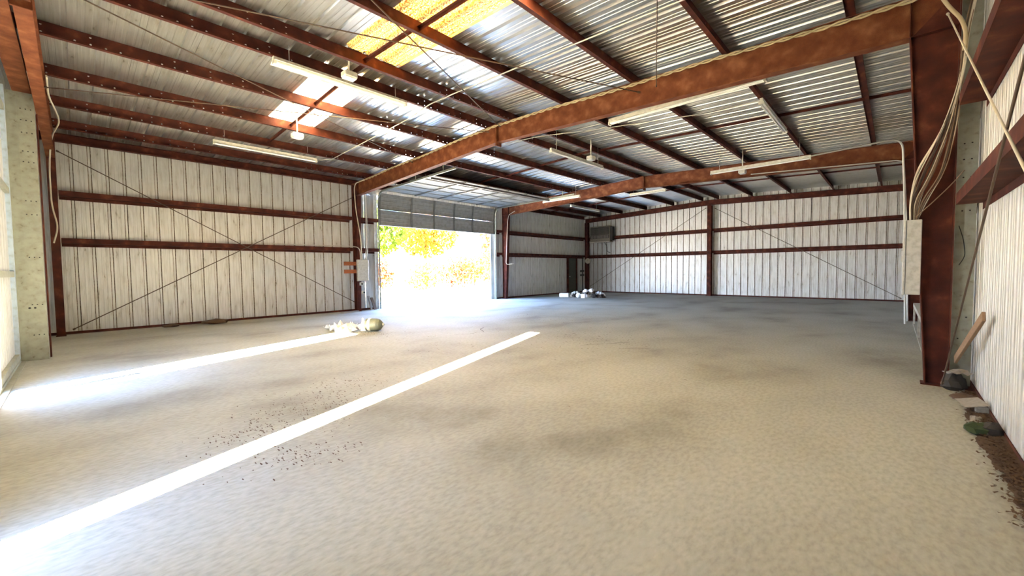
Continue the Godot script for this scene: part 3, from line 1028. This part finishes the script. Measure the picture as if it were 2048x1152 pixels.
	pipe("frayed_rope", "thick frayed rope hanging from the rafter at upper right", "rope", [Vector3(0.28, 4.4, -6.6), Vector3(0.36, 4.2, -6.58), Vector3(0.46, 4.02, -6.56), Vector3(0.5, 3.86, -6.58), Vector3(0.49, 3.7, -6.6)], 0.018, "rope", 0.1)
	pipe("loose_cable", "thin dark cable looped against the galvanised post at right", "cable", [Vector3(0.52, 1.85, -6.92), Vector3(0.56, 1.68, -6.9), Vector3(0.575, 1.5, -6.9), Vector3(0.53, 1.4, -6.92)], 0.004, "black_plastic", 0.1)
	# white cord beside the near left frame
	pipe("hanging_cord", "white cord dangling beside the near frame at left edge", "cable", [Vector3(-10.0, 4.6, 0.2), Vector3(-10.9, 4.55, 0.21), Vector3(-11.6, 4.5, 0.14), Vector3(-12.1, 4.42, 0.1), Vector3(-12.9, 4.3, 0.24), Vector3(-13.2, 3.7, 0.3), Vector3(-13.3, 2.9, 0.3), Vector3(-13.3, 2.45, 0.22), Vector3(-13.3, 2.1, 0.3)], 0.014, "cable_white", 0.3)

# ---------------------------------------------------------------- posts, heater, bench, clock
func build_corner_things():
	# galvanised door post at the left
	var t := thing("galvanised_post", "tall pale galvanised door post at the left edge", "post", Vector3(-10.5, 0, 0.5))
	var mb := MB.new()
	mb.span(Vector3(-0.14, 0.0, -0.14), Vector3(0.15, 4.36, 0.155))
	put(t, "channel", mb, "galvanised")
	mb = MB.new()
	mb.span(Vector3(0.15, 0.0, 0.05), Vector3(0.156, 4.35, 0.165))
	put(t, "side_flange", mb, "galvanised")
	mb = MB.new()
	mb.span(Vector3(-0.16, 0.0, -0.165), Vector3(-0.05, 4.1, -0.145))
	put(t, "red_angle", mb, "red_steel")
	for y in [0.42, 0.92, 1.7, 2.4, 2.62, 3.25, 3.42, 3.72, 3.92, 4.1]:
		for k in 3:
			var hm := MB.new()
			hm.lathe([Vector2(0.0, 0.003), Vector2(0.007, 0.003), Vector2(0.009, 0.0)], Vector3(0.15, y, -0.1 + 0.055 * k), Vector3.RIGHT, 8)
			put(t, "rivet", hm, "scrap_dark")
	t = thing("latch_plate", "flat steel hasp bolted across pale door post", "latch", Vector3(-10.34, 0.87, 0.58))
	mb = MB.new()
	mb.span(Vector3(0.0, -0.045, -0.13), Vector3(0.01, 0.045, 0.14))
	var plate := put(t, "plate", mb, "galvanised")
	for zz in [-0.1, -0.04, 0.1]:
		mb = MB.new()
		mb.lathe([Vector2(0.0, 0.012), Vector2(0.014, 0.01), Vector2(0.016, 0.0)], Vector3(0.01, 0.0, zz), Vector3.RIGHT, 8)
		put(plate, "bolt", mb, "scrap_dark")
	# galvanised post behind the right column
	t = thing("galvanised_post", "blue-grey galvanised post behind the right-hand column", "post", Vector3(0.58, 0, -7.0))
	mb = MB.new()
	mb.span(Vector3(-0.09, 0, -0.05), Vector3(0.075, 4.4, 0.03))
	put(t, "channel", mb, "galvanised")
	for y in [0.55, 0.8, 2.02, 2.4, 2.6, 2.78]:
		for k in 2:
			var hm := MB.new()
			hm.lathe([Vector2(0.0, 0.003), Vector2(0.006, 0.003), Vector2(0.008, 0.0)], Vector3(-0.035 + 0.06 * k, y, 0.03), Vector3(0, 0, 1), 8)
			put(t, "rivet", hm, "scrap_dark")
	# unit heater high on the far wall
	t = thing("unit_heater", "louvred box heater high in the far left corner", "heater", Vector3(-12.94, 3.0, -21.66))
	mb = MB.new()
	mb.cbox(Vector3(0, 0.48, 0), Vector3(1.36, 0.96, 0.3), 0.02)
	put(t, "casing", mb, "heater_paint")
	mb = MB.new()
	mb.box(Vector3(0, 0.66, 0.148), Vector3(1.26, 0.46, 0.012))  # dark plates stand in for the shade behind louvres and grille
	mb.box(Vector3(0, 0.32, 0.148), Vector3(1.26, 0.18, 0.012))
	mb.box(Vector3(0.74, 0.5, -0.02), Vector3(0.14, 0.8, 0.24))
	put(t, "recess_shade_and_duct", mb, "scrap_dark")
	for k in 7:
		mb = MB.new()
		mb.box(Vector3(0, 0.47 + k * 0.06, 0.168), Vector3(1.24, 0.008, 0.04), Basis(Vector3.RIGHT, 0.6))
		put(t, "louvre", mb, "heater_paint")
	for k in 15:
		mb = MB.new()
		mb.box(Vector3(-0.56 + k * 0.08, 0.32, 0.16), Vector3(0.03, 0.16, 0.03))
		put(t, "grille_bar", mb, "scrap_grey")
	mb = MB.new()
	mb.box(Vector3(0, 0.02, 0.02), Vector3(1.4, 0.04, 0.36))
	put(t, "drip_tray", mb, "white_enamel")
	pipe("heater_cable", "dark cable hanging below the louvred heater", "cable", [Vector3(-12.75, 3.0, -21.75), Vector3(-12.6, 2.75, -21.78), Vector3(-12.62, 2.45, -21.8), Vector3(-12.4, 2.38, -21.8)], 0.015, "black_plastic", 0.15)
	# round dial on the corner column
	t = thing("round_dial", "small round pale dial on the far corner column", "dial", Vector3(-13.9, 1.92, -21.7))
	mb = MB.new()
	mb.lathe([Vector2(0.0, 0.05), Vector2(0.15, 0.05), Vector2(0.165, 0.06), Vector2(0.17, 0.03), Vector2(0.165, 0.0)], Vector3.ZERO, Vector3(0.5, 0, 0.86), 24)
	put(t, "dial_face", mb, "cable_white")
	mb = MB.new()
	mb.box(Vector3(0.03, 0.04, 0.055), Vector3(0.012, 0.1, 0.012))
	put(t, "hand", mb, "black_plastic")
	# pipes and valves by the walk door
	t = thing("valve_pipe", "dark upright pipe with valves in the far left corner", "pipe", Vector3(-14.05, 0, -21.35))
	mb = MB.new()
	mb.tube([Vector3(0, 0, 0), Vector3(0, 2.2, 0)], 0.03, 8)
	put(t, "riser", mb, "scrap_dark")
	for y in [1.05, 1.3]:
		mb = MB.new()
		mb.tube([Vector3(0, y, -0.12), Vector3(0, y, 0.22)], 0.05, 8)
		put(t, "valve", mb, "black_plastic")
	# low bench along the right wall beyond the column
	t = thing("workbench", "low bench of pale angle iron along right wall behind column", "bench", Vector3(0.47, 0, -11.0))
	mb = MB.new()
	mb.span(Vector3(-0.14, 0.5, -2.35), Vector3(0.16, 0.53, 2.9))
	mb.span(Vector3(-0.145, 0.45, -2.35), Vector3(-0.135, 0.53, 2.9))
	put(t, "top_frame", mb, "bench_paint")
	for zz in [-2.33, 0.2, 2.85]:
		for xx in [-0.125, 0.14]:
			mb = MB.new()
			mb.span(Vector3(xx - 0.018, 0, zz - 0.018), Vector3(xx + 0.018, 0.5, zz + 0.018))
			put(t, "leg", mb, "bench_paint")
	mb = MB.new()
	mb.span(Vector3(-0.14, 0.02, -2.35), Vector3(-0.11, 0.05, 2.9))
	put(t, "foot_rail", mb, "bench_paint")
	for k in 4:
		var b := thing("stored_tube", "%s tube standing under the low bench at right" % ["grey", "navy blue", "dark", "pale grey"][k], "tube", Vector3(0.5, 0.0, -10.8 + 0.75 * k), "tubes under the bench")
		mb = MB.new()
		mb.tube([Vector3(0, 0.0, 0), Vector3(0.02, 0.44, -0.02)], 0.05 + 0.01 * (k % 2), 12)
		put(b, "barrel", mb, ["scrap_grey", "navy_paint", "scrap_dark", "conduit"][k])
		mb = MB.new()
		mb.tube([Vector3(0.02, 0.44, -0.02), Vector3(0.02, 0.455, -0.02)], 0.062, 12)
		put(b, "cap", mb, ["scrap_dark", "conduit", "scrap_grey", "scrap_dark"][k])
	# plank leaning between post and wall
	t = thing("wooden_plank", "short weathered plank leaning on the right wall near column foot", "plank", Vector3(0.52, 0.33, -6.78))
	mb = MB.new()
	var d := Vector3(0.08, 0.6, 1.12)
	var x := d.normalized()
	var y := Vector3(1, 0, 0)
	y = (y - x * y.dot(x)).normalized()
	mb.cbox(d * 0.5, Vector3(0.025, d.length(), 0.09), 0.003, Basis(y, x, y.cross(x)))
	put(t, "board", mb, "wood")
	# stake in the gap of the sliding doors, its shadow splits the light on the floor
	t = thing("wooden_stake", "short stake standing in the gap between the sliding doors", "stake", Vector3(-7.36, 0.0, 0.7))
	mb = MB.new()
	mb.span(Vector3(-0.06, 0, -0.02), Vector3(0.06, 0.66, 0.02))
	put(t, "board", mb, "wood")

# ---------------------------------------------------------------- debris
func lump(r: float, squash: float, sd: int) -> MB:
	# a faceted, uneven chunk
	var mb := MB.new()
	var q := RandomNumberGenerator.new()
	q.seed = sd
	var rows := []
	for i in 4:
		var th := PI * (i + 0.5) / 4.0
		var row := []
		for k in 7:
			var ph := TAU * (k + 0.3 * (i % 2)) / 7.0
			var rr := r * q.randf_range(0.7, 1.15)
			row.append(Vector3(sin(th) * cos(ph) * rr, maxf(0.0, (cos(th) * rr + r * 0.7) * squash), sin(th) * sin(ph) * rr))
		rows.append(row)
	var top := Vector3(0, r * 1.6 * squash, 0)
	for k in 7:
		var j := (k + 1) % 7
		mb.tri(top, rows[0][j], rows[0][k])
		for i in 3:
			mb.quad(rows[i][k], rows[i][j], rows[i + 1][j], rows[i + 1][k])
		mb.tri(rows[3][k], rows[3][j], Vector3(0, 0, 0))
	return mb

# a crumpled sheet with thickness
func crumple(w: float, l: float, h: float, sd: int) -> MB:
	var q := RandomNumberGenerator.new()
	q.seed = sd
	var mb := MB.new()
	var g := []
	for i in 5:
		var row := []
		for j in 5:
			row.append(Vector3((i / 4.0 - 0.5) * w + q.randf_range(-0.03, 0.03) * w, 0.006 + h * q.randf() * (0.3 if (i + j) % 2 else 1.0), (j / 4.0 - 0.5) * l + q.randf_range(-0.03, 0.03) * l))
		g.append(row)
	var dn := Vector3(0, -0.006, 0)
	for i in 4:
		for j in 4:
			mb.quad(g[i][j], g[i + 1][j], g[i + 1][j + 1], g[i][j + 1])
			mb.quad(g[i][j + 1] + dn, g[i + 1][j + 1] + dn, g[i + 1][j] + dn, g[i][j] + dn)
	for k in 4:
		mb.quad(g[k][0], g[k][0] + dn, g[k + 1][0] + dn, g[k + 1][0])
		mb.quad(g[k + 1][4], g[k + 1][4] + dn, g[k][4] + dn, g[k][4])
		mb.quad(g[0][k + 1], g[0][k + 1] + dn, g[0][k] + dn, g[0][k])
		mb.quad(g[4][k], g[4][k] + dn, g[4][k + 1] + dn, g[4][k + 1])
	return mb

func scrap(called: String, label: String, category: String, shape: MB, material: String, at: Vector3, turn := 0.0, group := "") -> MeshInstance3D:
	var o := put(self, called, shape, material)
	o.position = at
	o.rotation.y = turn
	tag(o, label, category, group)
	return o

func build_debris():
	# rubbish heap before the far left corner
	var blk := MB.new()
	blk.cbox(Vector3(0, 0.1, 0), Vector3(0.5, 0.2, 0.34), 0.03)
	scrap("foam_block", "white foam block at the left end of the far rubbish heap", "foam block", blk, "foam", Vector3(-12.35, 0.0, -17.1), 0.4)
	blk = MB.new()
	blk.cbox(Vector3(0, 0.1, 0), Vector3(0.2, 0.2, 0.2), 0.01)
	scrap("white_carton", "small white carton at the front of the far rubbish heap", "carton", blk, "foam", Vector3(-11.15, 0.0, -17.0), 0.3)
	for k in 40:
		var f := rng.randf()
		var size := rng.randf_range(0.08, 0.2)
		var zo := rng.randf_range(-0.35, 0.3)
		var at := Vector3(lerpf(-12.0, -10.4, f), 0.0, -17.4 + zo - 0.3 * f)
		var up := maxf(0.0, 0.3 - absf(f - 0.5) * 0.5 - absf(zo) * 0.3) * (k % 4) / 3.0
		scrap("rubbish_scrap", "%s scrap in the rubbish heap before the far left corner" % ["white foam", "grey", "brown", "dark", "white foam", "cream", "dark"][k % 7], "rubbish", lump(size, rng.randf_range(0.6, 1.0), 100 + k) if k % 3 else crumple(size * 2.2, size * 1.8, size * 1.6, 200 + k), ["foam", "scrap_grey", "scrap_brown", "scrap_dark", "foam", "cable_white", "scrap_dark"][k % 7], at + Vector3(0, up, 0), rng.randf() * TAU, "scraps of the far rubbish heap")
	# canister and papers where the strip of sun ends
	var t := thing("canister", "pale cylindrical canister lying at the end of sun strip", "canister", Vector3(-8.98, 0.15, -4.78))
	var mb := MB.new()
	var ax := Vector3(0.75, 0, -0.66).normalized()
	mb.lathe([Vector2(0.0, -0.2), Vector2(0.11, -0.2), Vector2(0.145, -0.17), Vector2(0.15, -0.1), Vector2(0.15, 0.08), Vector2(0.13, 0.15), Vector2(0.07, 0.2), Vector2(0.0, 0.21)], Vector3.ZERO, ax, 24)
	put(t, "shell", mb, "canister")
	mb = MB.new()
	mb.lathe([Vector2(0.153, -0.12), Vector2(0.157, -0.11), Vector2(0.157, -0.07), Vector2(0.153, -0.06)], Vector3.ZERO, ax, 24)
	put(t, "band", mb, "white_enamel")
	mb = MB.new()
	mb.lathe([Vector2(0.025, 0.19), Vector2(0.03, 0.21), Vector2(0.03, 0.24), Vector2(0.0, 0.245)], Vector3.ZERO, ax, 12)
	put(t, "neck", mb, "white_enamel")
	blk = MB.new()
	blk.prism(PackedVector2Array([Vector2(-0.06, 0), Vector2(0.06, 0), Vector2(0.02, 0.3), Vector2(-0.02, 0.31)]), Vector3.ZERO, Vector3(0.5, 0, -0.86), Vector3.UP, Vector3(0.02, 0, 0.012))
	scrap("white_card", "upright white shard standing beside the lying canister", "card", blk, "foam", Vector3(-9.2, 0.0, -4.62))
	var spots := [[-9.6, -4.3, 0.3], [-9.75, -4.5, 0.22], [-9.45, -4.45, 0.25], [-9.95, -4.35, 0.2], [-9.35, -4.35, 0.18], [-10.15, -4.25, 0.16], [-9.85, -4.2, 0.14]]
	for k in spots.size():
		scrap("crumpled_paper", "crumpled white wrapping left of the lying canister", "paper", crumple(spots[k][2] * 1.6, spots[k][2] * 1.3, spots[k][2] * 0.8, 300 + k), "foam", Vector3(spots[k][0], 0.0, spots[k][1]), rng.randf() * TAU, "crumpled wrapping at the end of the sun strip")
	# earth heaps along the foot of the left wall
	scrap("dirt_heap", "low tan heap of dirt against the foot of left wall", "dirt", lump(0.34, 0.22, 401), "leaf_litter", Vector3(-13.9, 0.0, -2.6))
	scrap("dirt_heap", "small brown heap of dirt left of the tan one by the wall", "dirt", lump(0.22, 0.2, 402), "leaf_litter", Vector3(-14.0, 0.0, -1.7))
	blk = MB.new()
	blk.cbox(Vector3(0, 0.02, 0), Vector3(0.12, 0.04, 0.7), 0.005)
	scrap("wood_scrap", "flat piece of timber lying at foot of left column", "timber", blk, "scrap_grey", Vector3(-13.75, 0.0, -6.45), 0.3)
	blk = MB.new()
	blk.box(Vector3(0, 0.22, 0), Vector3(0.03, 0.48, 0.12), Basis(Vector3(0, 0, 1), 0.35))
	scrap("wood_scrap", "dark board leaning in the corner left of open door", "timber", blk, "scrap_brown", Vector3(-14.1, 0.0, -7.5), 0.4)
	blk = MB.new()
	blk.box(Vector3(0, 0.25, 0), Vector3(0.03, 0.54, 0.07), Basis(Vector3(0, 0, 1), 0.3))
	scrap("wood_scrap", "pale splintered board leaning in corner left of open door", "timber", blk, "scrap_grey", Vector3(-14.05, 0.0, -7.35), 0.2)
	# litter along the right wall
	scrap("leaf_heap", "dark heap of leaf litter at foot of the galvanised post", "leaf litter", lump(0.13, 0.9, 501), "scrap_dark", Vector3(0.5, 0.0, -6.68))
	scrap("paper_scrap", "torn pale scrap on top of the leaf litter heap", "paper", crumple(0.18, 0.16, 0.05, 502), "scrap_grey", Vector3(0.53, 0.19, -6.66), 0.4)
	scrap("leaf_heap", "brown leaf litter along foot of right wall below post", "leaf litter", lump(0.12, 0.35, 503), "leaf_litter", Vector3(0.54, 0.0, -6.25))
	blk = MB.new()
	blk.box(Vector3(0, 0.09, 0), Vector3(0.16, 0.006, 0.3), Basis(Vector3(0, 0, 1), 0.25))
	blk.box(Vector3(0.04, 0.04, 0.1), Vector3(0.08, 0.08, 0.05))
	scrap("tin_scrap", "bent grey metal scrap at the foot of right wall", "scrap", blk, "scrap_grey", Vector3(0.56, 0.0, -5.8), 0.15)
	scrap("tin_scrap", "curled pale scrap in front of the bent grey one", "scrap", crumple(0.13, 0.32, 0.05, 505), "scrap_grey", Vector3(0.57, 0.0, -5.35), -0.1)
	var mo := lump(0.1, 0.6, 506)
	scrap("moss_clump", "clump of green moss at the foot of right wall", "moss", mo, "moss", Vector3(0.53, 0.0, -5.05))
	scrap("moss_clump", "dark mossy lump touching the right wall", "moss", lump(0.08, 0.9, 507), "scrap_dark", Vector3(0.6, 0.0, -5.05))
	# ridge of blown-in earth along the wall foot, with a ragged edge
	var er := MB.new()
	var zz0 := -6.6
	var w0 := 0.1
	while zz0 < -2.4:
		var zz1 := zz0 + 0.07
		var w1 := clampf(w0 + rng.randf_range(-0.03, 0.03), 0.05, 0.17)
		var a0 := Vector3(XR - 0.004, 0.035, zz0)
		var a1 := Vector3(XR - 0.004, 0.035, zz1)
		var b0 := Vector3(XR - w0 * 0.5, 0.022, zz0)
		var b1 := Vector3(XR - w1 * 0.5, 0.022, zz1)
		var c0 := Vector3(XR - w0, 0.0, zz0)
		var c1 := Vector3(XR - w1, 0.0, zz1)
		er.quad(a0, b0, b1, a1)
		er.quad(b0, c0, c1, b1)
		zz0 = zz1
		w0 = w1
	scrap("earth_ridge", "ragged strip of brown earth blown against foot of right wall", "earth", er, "leaf_litter", Vector3.ZERO)
	# fallen leaves and earth beside the wall: nobody could count them
	var mm := MultiMesh.new()
	mm.transform_format = MultiMesh.TRANSFORM_3D
	var lf := MB.new()
	lf.quad(Vector3(-0.006, 0, -0.012), Vector3(0.006, 0.002, -0.012), Vector3(0.005, 0, 0.012), Vector3(-0.005, 0.003, 0.012))
	mm.mesh = lf.mesh()
	mm.instance_count = 6000
	for k in 6000:
		var zz := rng.randf_range(-6.6, -2.6)
		var xx := XR - 0.02 - absf(rng.randfn(0.0, 0.055))
		mm.set_instance_transform(k, Transform3D(Basis.from_euler(Vector3(rng.randf_range(-0.5, 0.5), rng.randf() * TAU, rng.randf_range(-0.5, 0.5))), Vector3(xx, 0.004 + rng.randf() * 0.03, zz)))
	var mi := MultiMeshInstance3D.new()
	mi.name = "leaf_litter"
	mi.multimesh = mm
	mi.material_override = M["leaf_litter"]
	add_child(mi)
	tag(mi, "scattered brown leaf litter along foot of right wall", "leaf litter")
	mi.set_meta("kind", "stuff")
	# dark crumbs of dirt swept about the slab
	var dm := MultiMesh.new()
	dm.transform_format = MultiMesh.TRANSFORM_3D
	dm.mesh = lump(0.0045, 0.25, 701).mesh()
	var spots2 := [[-4.4, -1.55, 0.5, 0.5, 260], [-4.05, -1.0, 0.35, 0.35, 160], [-3.3, -1.15, 0.25, 0.3, 120], [-4.9, -2.2, 0.5, 0.6, 160], [-8.6, -4.5, 0.5, 0.3, 200], [-7.6, -9.5, 1.8, 1.2, 260], [-4.5, -7.2, 1.2, 0.9, 200], [-6.5, -5.0, 3.0, 2.0, 160]]
	var total := 0
	for q in spots2:
		total += int(q[4])
	dm.instance_count = total
	var at_i := 0
	for q in spots2:
		for k in int(q[4]):
			var sc := rng.randf_range(0.4, 1.5)
			dm.set_instance_transform(at_i, Transform3D(Basis(Vector3.UP, rng.randf() * TAU).scaled(Vector3(sc * rng.randf_range(1.0, 4.5), sc, sc)), Vector3(q[0] + rng.randfn() * q[2] * 0.6, 0.0, q[1] + rng.randfn() * q[3] * 0.6)))
			at_i += 1
	var di := MultiMeshInstance3D.new()
	di.name = "dirt_crumbs"
	di.multimesh = dm
	di.material_override = M["scrap_brown"]
	add_child(di)
	tag(di, "dark crumbs of dirt strewn over the bare concrete slab", "dirt")
	di.set_meta("kind", "stuff")
	pipe("thin_stick", "thin straight stick lying on floor along the right wall", "stick", [Vector3(0.57, 0.012, -4.95), Vector3(0.58, 0.01, -4.5), Vector3(0.575, 0.01, -4.0)], 0.006, "wood", 0.05)

# ---------------------------------------------------------------- outside
func foliage(n: int, box: Vector3, leaf: float, sd: int) -> MultiMesh:
	var q := RandomNumberGenerator.new()
	q.seed = sd
	var mm := MultiMesh.new()
	mm.transform_format = MultiMesh.TRANSFORM_3D
	var lf := MB.new()
	lf.quad(Vector3(0, 0, -0.5), Vector3(0.3, 0.04, 0), Vector3(0, 0, 0.5), Vector3(-0.3, 0.04, 0))
	mm.mesh = lf.mesh()
	mm.instance_count = n
	for k in n:
		var p := Vector3(q.randfn(), q.randfn(), q.randfn()).normalized() * pow(q.randf(), 0.45)
		mm.set_instance_transform(k, Transform3D(Basis.from_euler(Vector3(q.randf() * TAU, q.randf() * TAU, q.randf() * TAU)).scaled(Vector3.ONE * leaf * q.randf_range(0.6, 1.3)), p * box * 0.5))
	return mm

func tree(called: String, label: String, category: String, at: Vector3, h: float, spread: float, n: int, leaf: float, material: String, sd: int, low := 0.35):
	var t := thing(called, label, category, at, "trees and brush beyond the open door")
	var mb := MB.new()
	mb.tube([Vector3.ZERO, Vector3(0.1, h * 0.35, 0.05), Vector3(-0.05, h * 0.75, 0.1)], 0.02 * h + 0.03, 7, 0.02)
	for k in 5:
		var a := TAU * k / 5.0 + sd
		mb.tube([Vector3(0.05, h * (0.3 + 0.08 * k), 0.05), Vector3(cos(a) * spread * 0.35, h * (0.55 + 0.07 * k), sin(a) * spread * 0.35)], 0.03, 5, 0.01)
	put(t, "trunk", mb, "bark")
	var mi := MultiMeshInstance3D.new()
	mi.name = "foliage"
	mi.multimesh = foliage(n, Vector3(spread, h * (1.0 - low), spread), leaf, sd)
	mi.material_override = M[material]
	mi.position = Vector3(0, h * (low + (1.0 - low) * 0.5), 0)
	t.add_child(mi)
	mi.set_meta("kind", "stuff")

func build_outside():
	var g := MB.new()
	g.span(Vector3(-130, -0.4, -110), Vector3(60, -0.06, 80))
	var o := put(self, "ground", g, "ground")
	o.set_meta("kind", "structure")
	# apron in front of the wide door
	var ap := MB.new()
	ap.span(Vector3(-15.6, -0.2, -14.6), Vector3(XL - 0.04, -0.012, -7.2))
	o = put(self, "door_apron", ap, "concrete")
	o.set_meta("kind", "structure")
	tree("broadleaf_tree", "yellow-green tree at the upper left of open door view", "tree", Vector3(-27.0, -0.06, -14.5), 7.0, 5.0, 4200, 0.32, "leaf_green", 11)
	tree("broadleaf_tree", "yellow-green tree in the middle of the open door view", "tree", Vector3(-30.0, -0.06, -21.0), 7.5, 6.0, 5200, 0.32, "leaf_yellow", 12)
	tree("broadleaf_tree", "tall brown-leaved tree at right of the open door view", "tree", Vector3(-27.0, -0.06, -28.0), 8.0, 5.0, 4600, 0.3, "leaf_brown", 13, 0.1)
	tree("dry_bush", "dry brown bush at left of the open door view", "bush", Vector3(-24.0, -0.06, -13.0), 2.4, 2.4, 900, 0.22, "leaf_brown", 14, 0.05)
	tree("dry_bush", "dry yellow bush in the middle of open door view", "bush", Vector3(-24.5, -0.06, -17.0), 2.2, 3.0, 900, 0.22, "leaf_yellow", 15, 0.05)
	tree("dry_bush", "dry brown bush right of middle in open door view", "bush", Vector3(-25.0, -0.06, -20.5), 2.6, 3.4, 1100, 0.22, "leaf_brown", 16, 0.05)
	tree("dry_bush", "tall dry brush at right edge of open door view", "bush", Vector3(-24.0, -0.06, -24.0), 3.6, 3.4, 1300, 0.22, "leaf_brown", 17, 0.03)
	tree("dry_bush", "low yellow brush before the white house outside", "bush", Vector3(-31.0, -0.06, -27.5), 3.0, 5.0, 1300, 0.24, "leaf_yellow", 18, 0.03)
	# white house beyond the brush
	var h := thing("white_house", "white house wall beyond the brush outside open door", "house", Vector3(-47.5, 0, -37.6))
	var mb := MB.new()
	mb.span(Vector3(-3, -0.06, -2.6), Vector3(2.5, 6.2, 2.6))
	put(h, "walls", mb, "white_wall")
	mb = MB.new()
	mb.prism(PackedVector2Array([Vector2(-3.1, 6.2), Vector2(3.1, 6.2), Vector2(0, 7.6)]), Vector3(-3.2, 0, 0), Vector3(0, 0, 1), Vector3.UP, Vector3(6, 0, 0))
	put(h, "roof", mb, "roof_shingle")
	mb = MB.new()
	mb.span(Vector3(2.5, 2.2, -0.5), Vector3(2.53, 3.4, 0.5))
	put(h, "window", mb, "navy_paint")
	# a fallen log on the verge
	var lg := MB.new()
	lg.tube([Vector3(0, 0.12, 0), Vector3(0.1, 0.13, -1.6)], 0.13, 10, 0.1)
	o = put(self, "fallen_log", lg, "bark")
	o.position = Vector3(-20.2, -0.06, -13.6)
	tag(o, "fallen log lying on the sunny ground outside open door", "log")
	# loose stones along the edge of the apron
	for k in 24:
		var f := rng.randf()
		var st := lump(rng.randf_range(0.04, 0.11), 0.6, 600 + k % 6)
		o = put(self, "loose_stone", st, "scrap_grey")
		o.position = Vector3(-15.4 - rng.randf() * 2.2, -0.06, lerpf(-8.2, -15.5, f))
		tag(o, "loose stone on the shaded ground just outside open door", "stone", "stones outside the open door")
